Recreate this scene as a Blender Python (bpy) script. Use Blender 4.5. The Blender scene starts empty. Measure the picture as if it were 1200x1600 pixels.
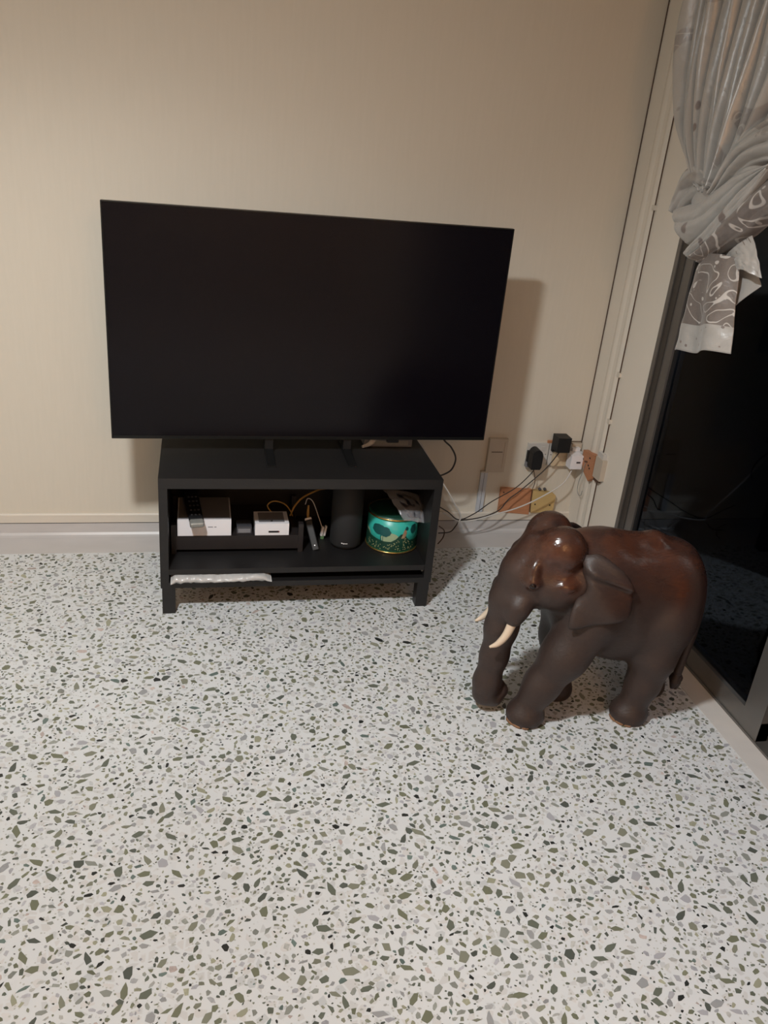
import bpy, bmesh, math, random
import numpy as np
from mathutils import Vector, Matrix, noise as mnoise

# ------------------------------------------------------------------ camera
F_PX = 1304.0
CAM = Vector((-1.5125, -2.9422, 1.4672))
RX = Vector((0.97626353, -0.19769646, 0.08846254))
UP = Vector((0.00392163, 0.42450877, 0.90541533))
FW = Vector((0.21655053, 0.88357706, -0.41520772))
scene = bpy.context.scene
col = scene.collection
cam_data = bpy.data.cameras.new('camera')
cam = bpy.data.objects.new('camera', cam_data)
col.objects.link(cam)
cam_data.sensor_fit = 'VERTICAL'
cam_data.sensor_height = 24.0
cam_data.sensor_width = 18.0
cam_data.lens = F_PX / 1600.0 * 24.0
cam_data.clip_start = 0.02
m = Matrix.Identity(4)
for i in range(3):
    m[i][0] = RX[i]; m[i][1] = UP[i]; m[i][2] = -FW[i]; m[i][3] = CAM[i]
cam.matrix_world = m
scene.camera = cam

# ------------------------------------------------------------------ world, exposure
world = bpy.data.worlds.new('night')
scene.world = world
world.use_nodes = True
wb = world.node_tree.nodes['Background']
wb.inputs[0].default_value = (0.25, 0.38, 0.75, 1)
wb.inputs[1].default_value = 0.006
vs = scene.view_settings
vs.view_transform = 'Standard'
vs.look = 'None'
vs.gamma = 1.0
vs.use_curve_mapping = False
vs.exposure = 0.0

LAMP = (-1.89, -2.03, 2.262)
LAMP_W = 51.0
LAMP_COL = (0.97, 1.0, 1.0)
FILL_STR = 10.5                # added warm fill light, unseen further back in the room
FILL_COL = (1.0, 0.52, 0.23)
FILL_POS = (-0.95, -4.25, 1.95)

# ------------------------------------------------------------------ helpers
R = random.Random(7)


def at(u, v, x=None, y=None, z=None):
    """photo pixel -> point on a world plane"""
    d = FW + RX * ((u - 600) / F_PX) + UP * ((800 - v) / F_PX)
    if x is not None: t = (x - CAM.x) / d.x
    elif y is not None: t = (y - CAM.y) / d.y
    else: t = (z - CAM.z) / d.z
    return CAM + d * t


def empty(name, loc=(0, 0, 0), rz=0.0):
    o = bpy.data.objects.new(name, None)
    o.empty_display_size = 0.05
    o.location = loc; o.rotation_euler = (0, 0, rz)
    col.objects.link(o)
    return o


def tag(o, label=None, cat=None, group=None, kind=None):
    if label: o['label'] = label
    if cat: o['category'] = cat
    if group: o['group'] = group
    if kind: o['kind'] = kind
    return o


def attach(o, parent):
    """parent keeping the world coordinates the mesh was built in"""
    if parent is not None:
        o.parent = parent
        if parent.parent is None:
            mw = Matrix.Translation(parent.location) @ parent.rotation_euler.to_matrix().to_4x4()
            o.matrix_parent_inverse = mw.inverted()
    return o


def build(name, bm, mat, parent=None, smooth=False, bevel=0.0, seg=2):
    me = bpy.data.meshes.new(name)
    if bevel > 0:
        es = [e for e in bm.edges if len(e.link_faces) == 2 and e.calc_face_angle(0) > 0.5]
        bmesh.ops.bevel(bm, geom=es, offset=bevel, segments=seg, profile=0.5, affect='EDGES')
    bmesh.ops.recalc_face_normals(bm, faces=bm.faces[:])
    bm.to_mesh(me); bm.free()
    if smooth:
        for p in me.polygons: p.use_smooth = True
    o = bpy.data.objects.new(name, me)
    col.objects.link(o)
    if mat is not None: me.materials.append(mat)
    return attach(o, parent)


def mesh_obj(name, verts, faces, mat, parent=None, smooth=True):
    me = bpy.data.meshes.new(name)
    me.from_pydata([tuple(v) for v in verts], [], faces)
    me.update()
    if smooth:
        me.polygons.foreach_set('use_smooth', [True] * len(me.polygons))
    o = bpy.data.objects.new(name, me)
    col.objects.link(o)
    if mat is not None: me.materials.append(mat)
    return attach(o, parent)


def bx(bm, x0, x1, y0, y1, z0, z1, mtx=None):
    vs_ = [bm.verts.new((x, y, z)) for x in (x0, x1) for y in (y0, y1) for z in (z0, z1)]
    idx = [(0, 1, 3, 2), (4, 6, 7, 5), (0, 4, 5, 1), (2, 3, 7, 6), (0, 2, 6, 4), (1, 5, 7, 3)]
    for f in idx: bm.faces.new([vs_[i] for i in f])
    if mtx is not None: bmesh.ops.transform(bm, matrix=mtx, verts=vs_)
    return vs_


def box(name, x0, x1, y0, y1, z0, z1, mat, parent=None, bevel=0.0, mtx=None, smooth=False, seg=2):
    bm = bmesh.new(); bx(bm, x0, x1, y0, y1, z0, z1, mtx)
    return build(name, bm, mat, parent, smooth=smooth, bevel=bevel, seg=seg)


def lathe_bm(bm, prof, n=48, c=(0, 0, 0), mtx=None):
    rings = []
    new = []
    for (r, z) in prof:
        if r < 1e-6:
            v = bm.verts.new((c[0], c[1], c[2] + z)); rings.append([v]); new.append(v)
        else:
            ring = [bm.verts.new((c[0] + r * math.cos(2 * math.pi * k / n), c[1] + r * math.sin(2 * math.pi * k / n), c[2] + z)) for k in range(n)]
            rings.append(ring); new += ring
    for a, b in zip(rings[:-1], rings[1:]):
        for k in range(n):
            if len(a) == 1 and len(b) == 1: continue
            if len(a) == 1: bm.faces.new((a[0], b[k], b[(k + 1) % n]))
            elif len(b) == 1: bm.faces.new((a[k], b[0], a[(k + 1) % n]))
            else: bm.faces.new((a[k], b[k], b[(k + 1) % n], a[(k + 1) % n]))
    if mtx is not None: bmesh.ops.transform(bm, matrix=mtx, verts=new)
    return new


def lathe(name, prof, mat, parent=None, n=48, c=(0, 0, 0), mtx=None, smooth=True):
    bm = bmesh.new(); lathe_bm(bm, prof, n, c, mtx)
    return build(name, bm, mat, parent, smooth=smooth)


def spline(pts, per=8):
    pts = [Vector(p) for p in pts]
    P = [pts[0] * 2 - pts[1]] + pts + [pts[-1] * 2 - pts[-2]]
    out = []
    for i in range(1, len(P) - 2):
        for k in range(per):
            t = k / per
            a, b, c, d = P[i - 1], P[i], P[i + 1], P[i + 2]
            out.append(0.5 * ((2 * b) + (c - a) * t + (2 * a - 5 * b + 4 * c - d) * t * t + (3 * b - a - 3 * c + d) * t ** 3))
    out.append(pts[-1])
    return out


def tube_bm(bm, pts, rad, n=8, cap=True):
    pts = [Vector(p) for p in pts]
    N = len(pts)
    rads = rad if isinstance(rad, (list, tuple)) else [rad] * N
    t0 = (pts[1] - pts[0]).normalized()
    ref = Vector((0, 0, 1)) if abs(t0.z) < 0.9 else Vector((1, 0, 0))
    nx = t0.cross(ref).normalized()
    rings = []
    for i in range(N):
        t = (pts[min(i + 1, N - 1)] - pts[max(i - 1, 0)]).normalized()
        nx = (nx - t * nx.dot(t)).normalized()
        ny = t.cross(nx)
        rings.append([bm.verts.new(pts[i] + (nx * math.cos(2 * math.pi * k / n) + ny * math.sin(2 * math.pi * k / n)) * rads[i]) for k in range(n)])
    for a, b in zip(rings[:-1], rings[1:]):
        for k in range(n): bm.faces.new((a[k], a[(k + 1) % n], b[(k + 1) % n], b[k]))
    if cap:
        bm.faces.new(rings[0][::-1]); bm.faces.new(rings[-1])


def tube(name, pts, rad, mat, parent=None, n=8, per=8, smooth=True, curve=True):
    bm = bmesh.new()
    p = spline(pts, per) if curve and len(pts) > 2 else pts
    if isinstance(rad, (list, tuple)) and len(rad) != len(p):
        rr = []
        for i in range(len(p)):
            s = i / (len(p) - 1) * (len(rad) - 1); k = min(int(s), len(rad) - 2)
            rr.append(rad[k] + (rad[k + 1] - rad[k]) * (s - k))
        rad = rr
    tube_bm(bm, p, rad, n)
    return build(name, bm, mat, parent, smooth=smooth)


def prism(name, poly, axis, a0, a1, mat, parent=None, bevel=0.0, smooth=False):
    """poly = 2-D outline in the two other axes, extruded along axis"""
    bm = bmesh.new()
    def P(p, a):
        if axis == 'x': return (a, p[0], p[1])
        if axis == 'y': return (p[0], a, p[1])
        return (p[0], p[1], a)
    A = [bm.verts.new(P(p, a0)) for p in poly]; B = [bm.verts.new(P(p, a1)) for p in poly]
    bm.faces.new(A); bm.faces.new(B[::-1])
    n = len(poly)
    for k in range(n): bm.faces.new((A[k], B[k], B[(k + 1) % n], A[(k + 1) % n]))
    return build(name, bm, mat, parent, bevel=bevel, smooth=smooth)


# ------------------------------------------------------------------ materials
def mat(name, color, rough=0.5, metal=0.0, var=0.0, scale=20.0, bump=0.0, bscale=60.0, spec=0.5, coat=0.0, trans=0.0, alpha=1.0, emit=None, estr=0.0, stretch=(1, 1, 1)):
    m_ = bpy.data.materials.new(name); m_.use_nodes = True
    nt = m_.node_tree; b = nt.nodes['Principled BSDF']
    b.inputs['Base Color'].default_value = (*color, 1)
    b.inputs['Roughness'].default_value = rough
    b.inputs['Metallic'].default_value = metal
    b.inputs['Specular IOR Level'].default_value = spec
    b.inputs['Coat Weight'].default_value = coat
    b.inputs['Transmission Weight'].default_value = trans
    b.inputs['Alpha'].default_value = alpha
    if emit: b.inputs['Emission Color'].default_value = (*emit, 1); b.inputs['Emission Strength'].default_value = estr
    tc = nt.nodes.new('ShaderNodeTexCoord'); mp = nt.nodes.new('ShaderNodeMapping')
    mp.inputs['Scale'].default_value = stretch
    nt.links.new(tc.outputs['Object'], mp.inputs['Vector'])
    n = nt.nodes.new('ShaderNodeTexNoise'); n.inputs['Scale'].default_value = scale; n.inputs['Detail'].default_value = 4
    nt.links.new(mp.outputs[0], n.inputs['Vector'])
    if var > 0:
        mx = nt.nodes.new('ShaderNodeMix'); mx.data_type = 'RGBA'
        mx.inputs[6].default_value = (*[c * (1 - var) for c in color], 1)
        mx.inputs[7].default_value = (*[min(1, c * (1 + var)) for c in color], 1)
        nt.links.new(n.outputs['Fac'], mx.inputs[0]); nt.links.new(mx.outputs[2], b.inputs['Base Color'])
    if bump > 0:
        n2 = nt.nodes.new('ShaderNodeTexNoise'); n2.inputs['Scale'].default_value = bscale; n2.inputs['Detail'].default_value = 3
        nt.links.new(mp.outputs[0], n2.inputs['Vector'])
        bp = nt.nodes.new('ShaderNodeBump'); bp.inputs['Strength'].default_value = bump; bp.inputs['Distance'].default_value = 0.002
        nt.links.new(n2.outputs['Fac'], bp.inputs['Height']); nt.links.new(bp.outputs[0], b.inputs['Normal'])
    return m_


class NG:
    """tiny node helper"""
    def __init__(s, m_):
        m_.use_nodes = True; s.nt = m_.node_tree; s.b = s.nt.nodes['Principled BSDF']
    def n(s, t, **k):
        nd = s.nt.nodes.new(t)
        for a, v in k.items(): setattr(nd, a, v)
        return nd
    def l(s, a, b): s.nt.links.new(a, b)
    def math(s, op, a, b=None, clamp=False):
        nd = s.n('ShaderNodeMath', operation=op); nd.use_clamp = clamp
        for i, v in enumerate((a, b)):
            if v is None: continue
            if isinstance(v, (int, float)): nd.inputs[i].default_value = v
            else: s.l(v, nd.inputs[i])
        return nd.outputs[0]
    def mix(s, f, a, b):
        nd = s.n('ShaderNodeMix', data_type='RGBA')
        for i, v in ((0, f), (6, a), (7, b)):
            if isinstance(v, (int, float)): nd.inputs[i].default_value = v
            elif isinstance(v, tuple): nd.inputs[i].default_value = (*v, 1)
            else: s.l(v, nd.inputs[i])
        return nd.outputs[2]
    def ramp(s, f, lo, hi):
        nd = s.n('ShaderNodeMapRange'); nd.clamp = True
        s.l(f, nd.inputs[0]); nd.inputs[1].default_value = lo; nd.inputs[2].default_value = hi
        return nd.outputs[0]
    def noise(s, vec, scale, detail=3, dist=0.0):
        nd = s.n('ShaderNodeTexNoise'); nd.inputs['Scale'].default_value = scale; nd.inputs['Detail'].default_value = detail
        nd.inputs['Distortion'].default_value = dist
        if vec is not None: s.l(vec, nd.inputs['Vector'])
        return nd.outputs['Fac']
    def coord(s, which='Object', scale=(1, 1, 1), rot=(0, 0, 0), loc=(0, 0, 0)):
        tc = s.n('ShaderNodeTexCoord'); mp = s.n('ShaderNodeMapping')
        mp.inputs['Scale'].default_value = scale; mp.inputs['Rotation'].default_value = rot; mp.inputs['Location'].default_value = loc
        s.l(tc.outputs[which], mp.inputs[0]); return mp.outputs[0]


def mat_floor():
    m_ = bpy.data.materials.new('terrazzo_white'); g = NG(m_)
    v = g.coord('Object')
    vo = g.n('ShaderNodeTexVoronoi'); vo.inputs['Scale'].default_value = 55; g.l(v, vo.inputs['Vector'])
    ve = g.n('ShaderNodeTexVoronoi', feature='DISTANCE_TO_EDGE'); ve.inputs['Scale'].default_value = 55; g.l(v, ve.inputs['Vector'])
    sp = g.n('ShaderNodeSeparateColor'); g.l(vo.outputs['Color'], sp.inputs[0])
    base = g.mix(g.noise(v, 3.0, 3), (0.605, 0.62, 0.63), (0.66, 0.675, 0.685))
    pale = g.mix(sp.outputs[1], (0.40, 0.42, 0.43), (0.60, 0.56, 0.53))
    mask = g.math('MULTIPLY', g.ramp(sp.outputs[0], 0.55, 0.62), g.ramp(ve.outputs['Distance'], 0.08, 0.14))
    c = g.mix(g.math('MULTIPLY', mask, 0.55), base, pale)
    # fine dark specks
    v2 = g.n('ShaderNodeTexVoronoi'); v2.inputs['Scale'].default_value = 150; g.l(v, v2.inputs['Vector'])
    s2 = g.n('ShaderNodeSeparateColor'); g.l(v2.outputs['Color'], s2.inputs[0])
    mk = g.math('MULTIPLY', g.ramp(s2.outputs[0], 0.80, 0.82), g.ramp(v2.outputs['Distance'], 0.34, 0.26))
    c = g.mix(g.math('MULTIPLY', mk, 0.6), c, (0.33, 0.33, 0.28))
    g.l(c, g.b.inputs['Base Color'])
    g.b.inputs['Roughness'].default_value = 0.32
    g.b.inputs['Specular IOR Level'].default_value = 0.35
    return m_


def mat_chip():
    m_ = bpy.data.materials.new('terrazzo_chip'); g = NG(m_)
    at_ = g.n('ShaderNodeAttribute'); at_.attribute_name = 'chip'
    v = g.coord('Object')
    nz = g.noise(v, 160, 3)
    hs = g.n('ShaderNodeHueSaturation'); g.l(at_.outputs['Color'], hs.inputs['Color'])
    g.l(g.math('ADD', 0.72, g.math('MULTIPLY', nz, 0.56)), hs.inputs['Value'])
    g.l(hs.outputs[0], g.b.inputs['Base Color'])
    g.b.inputs['Roughness'].default_value = 0.32
    g.b.inputs['Specular IOR Level'].default_value = 0.35
    return m_


def mat_wallpaper():
    m_ = bpy.data.materials.new('cream_wallpaper'); g = NG(m_)
    v = g.coord('Object', scale=(90, 90, 7))
    n1 = g.noise(v, 1.0, 4)
    v2 = g.coord('Object', scale=(3, 3, 0.5))
    n2 = g.noise(v2, 1.0, 2)
    c = g.mix(n1, (0.60, 0.55, 0.465), (0.65, 0.595, 0.51))
    c = g.mix(g.math('MULTIPLY', n2, 0.35), c, (0.65, 0.585, 0.485))
    g.l(c, g.b.inputs['Base Color'])
    g.b.inputs['Roughness'].default_value = 0.62
    g.b.inputs['Specular IOR Level'].default_value = 0.25
    bp = g.n('ShaderNodeBump'); bp.inputs['Strength'].default_value = 0.12; bp.inputs['Distance'].default_value = 0.0015
    g.l(n1, bp.inputs['Height']); g.l(bp.outputs[0], g.b.inputs['Normal'])
    return m_


def mat_wood_elephant():
    m_ = bpy.data.materials.new('stained_wood'); g = NG(m_)
    v = g.coord('Object')
    geo = g.n('ShaderNodeNewGeometry')
    big = g.noise(v, 7.0, 4, 0.6)
    grain = g.noise(g.coord('Object', scale=(30, 90, 90)), 1.0, 4, 1.2)
    fine = g.noise(v, 130, 4)
    at_ = g.n('ShaderNodeAttribute'); at_.attribute_name = 'polish'
    dull = g.mix(g.math('MULTIPLY', g.math('ADD', fine, g.noise(v, 5.0, 4)), 0.5), (0.020, 0.0110, 0.0090), (0.050, 0.031, 0.025))
    red = g.mix(grain, (0.040, 0.015, 0.010), (0.105, 0.037, 0.019))
    pol = g.math('MULTIPLY', at_.outputs['Fac'], g.ramp(big, 0.30, 0.62))
    black = g.ramp(g.noise(g.coord('Object', loc=(3, 1, 2)), 9.0, 3, 0.8), 0.55, 0.72)
    c = g.mix(pol, dull, red)
    c = g.mix(g.math('MULTIPLY', g.math('MULTIPLY', black, at_.outputs['Fac']), 0.8), c, (0.016, 0.010, 0.010))
    g.l(c, g.b.inputs['Base Color'])
    g.l(g.math('SUBTRACT', 0.52, g.math('MULTIPLY', at_.outputs['Fac'], g.math('ADD', 0.18, g.math('MULTIPLY', grain, 0.30)))), g.b.inputs['Roughness'])
    bp = g.n('ShaderNodeBump'); bp.inputs['Strength'].default_value = 0.35; bp.inputs['Distance'].default_value = 0.0025
    hgt = g.math('ADD', g.math('MULTIPLY', fine, 0.35), g.math('ADD', grain, g.math('MULTIPLY', g.noise(v, 24, 3), 0.9)))
    g.l(hgt, bp.inputs['Height']); g.l(bp.outputs[0], g.b.inputs['Normal'])
    return m_


def mat_curtain(name, mode):
    """grey satin with a leaf print; mode 'uv' adds the taupe printed panel of the hem"""
    m_ = bpy.data.materials.new(name); g = NG(m_)
    v = g.coord('UV' if mode == 'uv' else 'Object')
    base = g.mix(g.noise(v, 14.0, 3), (0.33, 0.315, 0.295), (0.41, 0.395, 0.375))
    taupe = g.mix(g.noise(v, 40.0, 3), (0.130, 0.108, 0.097), (0.185, 0.157, 0.142))
    if mode == 'uv':
        sx = g.n('ShaderNodeSeparateXYZ'); g.l(v, sx.inputs[0])
        band = g.math('MULTIPLY', g.ramp(sx.outputs[1], 0.275, 0.28), g.ramp(sx.outputs[1], 1.2, 1.19))
        band = g.math('MULTIPLY', band, 1.0)
    elif mode == 'knot':
        band = g.ramp(g.noise(g.coord('Object', loc=(0.3, 0.1, 0.7)), 5.0, 1), 0.555, 0.565)
    else:
        band = g.math('MULTIPLY', g.ramp(g.noise(v, 6.0, 1), 0.64, 0.65), 0.5)
    c = g.mix(band, base, taupe)
    # curling white vines on the taupe panels: contour lines of a noise field
    nz = g.noise(g.coord('UV' if mode == 'uv' else 'Object', loc=(5, 3, 1)), 3.2 if mode == 'uv' else 9.0, 0, 1.4)
    line = g.ramp(g.math('ABSOLUTE', g.math('SUBTRACT', g.math('FRACT', g.math('MULTIPLY', nz, 4.0)), 0.5)), 0.075, 0.045)
    c = g.mix(g.math('MULTIPLY', line, g.math('MULTIPLY', band, 0.85)), c, (0.55, 0.52, 0.49))
    # sparse leaves
    vo = g.n('ShaderNodeTexVoronoi'); vo.inputs['Scale'].default_value = 13 if mode == 'uv' else 16
    g.l(g.coord('UV' if mode == 'uv' else 'Object', scale=(1, 1, 0.6)), vo.inputs['Vector'])
    sc = g.n('ShaderNodeSeparateColor'); g.l(vo.outputs['Color'], sc.inputs[0])
    leaf = g.math('MULTIPLY', g.ramp(vo.outputs['Distance'], 0.21, 0.17), g.ramp(sc.outputs[0], 0.58, 0.60))
    leafc = g.mix(band, (0.14, 0.105, 0.095), (0.52, 0.49, 0.46))
    c = g.mix(g.math('MULTIPLY', leaf, 0.85), c, leafc)
    g.l(c, g.b.inputs['Base Color'])
    g.b.inputs['Roughness'].default_value = 0.33
    g.b.inputs['Specular IOR Level'].default_value = 0.9
    g.b.inputs['Sheen Weight'].default_value = 0.25
    nb = g.noise(g.coord('Object'), 26.0, 3, 0.5)
    bp = g.n('ShaderNodeBump'); bp.inputs['Strength'].default_value = 0.35; bp.inputs['Distance'].default_value = 0.006
    g.l(nb, bp.inputs['Height']); g.l(bp.outputs[0], g.b.inputs['Normal'])
    return m_


M = {}
M['floor'] = mat_floor()
M['chip'] = mat_chip()
M['wallpaper'] = mat_wallpaper()
M['paint'] = mat('cream_paint', (0.72, 0.66, 0.575), 0.55, var=0.04, scale=5, bump=0.05, bscale=40)
M['ceiling'] = mat('ceiling_paint', (0.78, 0.75, 0.70), 0.8, var=0.03)
M['marble'] = mat('white_border_terrazzo', (0.57, 0.545, 0.52), 0.35, var=0.10, scale=14)
M['skirt'] = mat('skirting_stone', (0.52, 0.495, 0.485), 0.35, var=0.12, scale=12, stretch=(0.5, 1, 2))
M['trim'] = mat('trim_paint', (0.64, 0.58, 0.50), 0.5, var=0.04)
M['blackwood'] = mat('black_brown_veneer', (0.0095, 0.0088, 0.0092), 0.46, var=0.25, scale=6, stretch=(2, 20, 20), bump=0.05, bscale=90)
M['cabin'] = mat('black_brown_inside', (0.010, 0.009, 0.0095), 0.55, var=0.2, scale=8)
M['rack'] = mat('dark_wood_rack', (0.015, 0.0115, 0.0115), 0.5, var=0.3, scale=20)
M['tvscreen'] = mat('tv_glass', (0.0035, 0.0028, 0.0045), 0.20, spec=0.22)
M['tvbody'] = mat('tv_black_plastic', (0.0045, 0.0045, 0.005), 0.5, spec=0.3)
M['tvedge'] = mat('tv_metal_edge', (0.020, 0.021, 0.021), 0.35, metal=0.7)
M['black'] = mat('black_plastic', (0.008, 0.008, 0.009), 0.5, var=0.1, spec=0.35)
M['blackcable'] = mat('black_cable', (0.018, 0.012, 0.010), 0.5)
M['browncable'] = mat('brown_cable', (0.07, 0.035, 0.02), 0.5)
M['cloth'] = mat('black_speaker_mesh', (0.012, 0.012, 0.013), 0.75, bump=0.3, bscale=900)
M['white'] = mat('white_plastic', (0.74, 0.73, 0.74), 0.35, var=0.02)
M['whitebright'] = mat('white_gloss_plastic', (0.80, 0.79, 0.82), 0.3, var=0.02)
M['plate'] = mat('socket_white', (0.56, 0.54, 0.51), 0.35, var=0.04)
M['creamplate'] = mat('cream_plastic', (0.58, 0.46, 0.31), 0.4, var=0.05)
M['dirtyplate'] = mat('aged_cream_plastic', (0.50, 0.43, 0.35), 0.45, var=0.06)
M['wood'] = mat('orange_wood', (0.46, 0.20, 0.095), 0.55, var=0.18, scale=30, stretch=(1, 1, 6))
M['yellowwood'] = mat('yellow_wood', (0.52, 0.36, 0.15), 0.55, var=0.10, scale=24)
M['grey'] = mat('grey_plastic', (0.20, 0.20, 0.215), 0.4, var=0.05)
M['greydark'] = mat('dark_grey_plastic', (0.06, 0.06, 0.07), 0.4)
M['silver'] = mat('silver_plastic', (0.30, 0.30, 0.28), 0.35, metal=0.3, var=0.2, scale=90)
M['yellowcable'] = mat('yellow_cable', (0.42, 0.24, 0.06), 0.45)
M['whitecable'] = mat('white_cable', (0.58, 0.55, 0.52), 0.45)
M['alu'] = mat('dark_aluminium', (0.10, 0.092, 0.085), 0.42, metal=0.75, var=0.12, scale=10)
M['alumid'] = mat('grey_aluminium', (0.22, 0.21, 0.20), 0.40, metal=0.75, var=0.15, scale=9)
M['gasket'] = mat('black_rubber', (0.006, 0.006, 0.007), 0.6)
M['gold'] = mat('gold_rim', (0.50, 0.34, 0.12), 0.25, metal=0.9, var=0.1)
M['teal'] = mat('tin_turquoise', (0.035, 0.42, 0.36), 0.35, var=0.12, scale=25)
M['tealdark'] = mat('tin_tree_teal', (0.010, 0.085, 0.085), 0.35, var=0.25, scale=40)
M['tingreen'] = mat('tin_dark_green', (0.010, 0.050, 0.032), 0.35, var=0.5, scale=80)
M['tinsand'] = mat('tin_pale_hill', (0.32, 0.42, 0.26), 0.35, var=0.15, scale=40)
M['tindot'] = mat('tin_gold_dots', (0.42, 0.44, 0.22), 0.35)
M['tinpink'] = mat('tin_peacock_neck', (0.36, 0.22, 0.14), 0.35, var=0.2, scale=70)
M['led_green'] = mat('green_led', (0.01, 0.20, 0.05), 0.4, emit=(0.02, 0.8, 0.2), estr=0.25)
M['led_white'] = mat('white_led', (0.8, 0.8, 0.8), 0.4, emit=(1, 1, 1), estr=0.5)
M['ivory'] = mat('ivory_wood', (0.62, 0.50, 0.38), 0.4, var=0.12, scale=18, stretch=(1, 1, 1))
M['rawwood'] = mat('bare_wood', (0.24, 0.125, 0.065), 0.75, var=0.35, scale=70)
M['eyeglass'] = mat('eye_bead', (0.012, 0.006, 0.005), 0.12)
M['elephant'] = mat_wood_elephant()
M['curtain_drape'] = mat_curtain('curtain_satin_drape', 'drape')
M['curtain_knot'] = mat_curtain('curtain_satin_knot', 'knot')
M['curtain_tail'] = mat_curtain('curtain_satin_tail', 'uv')
M['plasticbag'] = mat('clear_plastic', (0.70, 0.70, 0.75), 0.16, var=0.0, bump=0.9, bscale=38, alpha=0.17, spec=0.9)
M['darkcontent'] = mat('black_bag_content', (0.012, 0.013, 0.02), 0.3)
M['lampbody'] = mat('lamp_white', (0.75, 0.75, 0.74), 0.4)
M['diffuser'] = mat('lamp_diffuser', (0.8, 0.8, 0.8), 0.5, emit=(1.0, 0.96, 0.9), estr=3.0)
M['balcony'] = mat('balcony_stone', (0.06, 0.065, 0.075), 0.7, var=0.3, scale=6)


def mat_glass():
    m_ = bpy.data.materials.new('door_glass'); m_.use_nodes = True
    nt = m_.node_tree; nt.nodes.clear()
    out = nt.nodes.new('ShaderNodeOutputMaterial')
    tr = nt.nodes.new('ShaderNodeBsdfTransparent'); tr.inputs[0].default_value = (0.55, 0.60, 0.66, 1)
    gl = nt.nodes.new('ShaderNodeBsdfGlossy'); gl.inputs['Roughness'].default_value = 0.03
    gl.inputs[0].default_value = (0.75, 0.85, 1.0, 1)
    fr = nt.nodes.new('ShaderNodeFresnel'); fr.inputs[0].default_value = 1.35
    mx = nt.nodes.new('ShaderNodeMixShader')
    nt.links.new(fr.outputs[0], mx.inputs[0]); nt.links.new(tr.outputs[0], mx.inputs[1]); nt.links.new(gl.outputs[0], mx.inputs[2])
    nt.links.new(mx.outputs[0], out.inputs[0])
    return m_


M['glass'] = mat_glass()

# ================================================================== the room
XL, YF, ZC = -3.6, -5.2, 2.30          # left wall, wall behind the camera, ceiling
D0, D1, DT = -0.40, -3.2, 2.10         # door opening along y, its head height


def struct(name, o_or=None, **k):
    o_or['kind'] = 'structure'
    return o_or


floor = struct('floor', box('floor', XL, 0.0, YF, 0.0, -0.08, 0.0, M['floor']))
struct('wall_back', box('wall_back', XL - 0.1, 0.1, 0.0, 0.1, -0.08, ZC + 0.1, M['wallpaper']))
bm = bmesh.new()
bx(bm, 0.0, 0.1, D0, 0.0, -0.08, ZC + 0.1)
bx(bm, 0.0, 0.1, D1, D0, DT, ZC + 0.1)
bx(bm, 0.0, 0.1, YF - 0.1, D1, -0.08, ZC + 0.1)
struct('wall_right', build('wall_right', bm, M['paint']))
struct('wall_left', box('wall_left', XL - 0.1, XL, YF - 0.1, 0.0, -0.08, ZC + 0.1, M['wallpaper']))
struct('wall_front', box('wall_front', XL, 0.0, YF - 0.1, YF, -0.08, ZC + 0.1, M['wallpaper']))
struct('ceiling', box('ceiling', XL, 0.0, YF, 0.0, ZC, ZC + 0.1, M['ceiling']))

# coved stone skirting: upright face, rounded foot and a flat border in the floor
prof = [(0.0, 0.0), (-0.155, 0.0), (-0.155, 0.0012), (-0.030, 0.0014), (-0.018, 0.004), (-0.0125, 0.012), (-0.012, 0.049), (0.0, 0.049)]
b_ = prism('baseboard_back', prof, 'x', XL, 0.0, M['skirt'])
b_['kind'] = 'structure'
# timber strip above it, with a dark gap line
prof = [(0.0, 0.0525), (-0.0135, 0.0525), (-0.0135, 0.083), (-0.010, 0.088), (0.0, 0.088)]
t_ = prism('trim_1', prof, 'x', XL, 0.0, M['trim']); t_['kind'] = 'structure'
t_ = box('trim_2', XL, 0.0, -0.0115, 0.0, 0.049, 0.0525, M['gasket']); t_['kind'] = 'structure'
# pale border along the sliding door and the pier
t_ = box('trim_3', -0.072, 0.0, YF, -0.155, -0.002, 0.0012, M['marble']); t_['kind'] = 'structure'
# two soft vertical ribs and a thin reveal on the pier beside the corner
for k, (y0, y1, h) in enumerate(((-0.125, -0.085, 0.0045), (-0.182, -0.146, 0.006))):
    pr = [(0.0, y0)] + [(-h * math.sin(math.pi * t / 6), y0 + (y1 - y0) * t / 6) for t in range(1, 6)] + [(0.0, y1)]
    bm = bmesh.new()
    A = [bm.verts.new((p[0], p[1], 0.0)) for p in pr]; B = [bm.verts.new((p[0], p[1], ZC)) for p in pr]
    for i in range(len(pr) - 1): bm.faces.new((A[i], A[i + 1], B[i + 1], B[i]))
    t_ = build('trim_%d' % (4 + k), bm, M['paint'], smooth=True); t_['kind'] = 'structure'

# ------------------------------------------------------------------ terrazzo chips
CHIPC = [((0.16, 0.168, 0.115), 5), ((0.21, 0.215, 0.165), 4), ((0.125, 0.138, 0.11), 4), ((0.085, 0.095, 0.082), 2.5), ((0.25, 0.26, 0.235), 3.5), ((0.30, 0.30, 0.22), 2.0),
         ((0.30, 0.305, 0.31), 2.5), ((0.37, 0.37, 0.395), 2.2), ((0.028, 0.030, 0.028), 1.3), ((0.44, 0.37, 0.345), 0.35), ((0.43, 0.43, 0.41), 2.2), ((0.13, 0.17, 0.155), 1.0)]
CW = [w for _, w in CHIPC]


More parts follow.
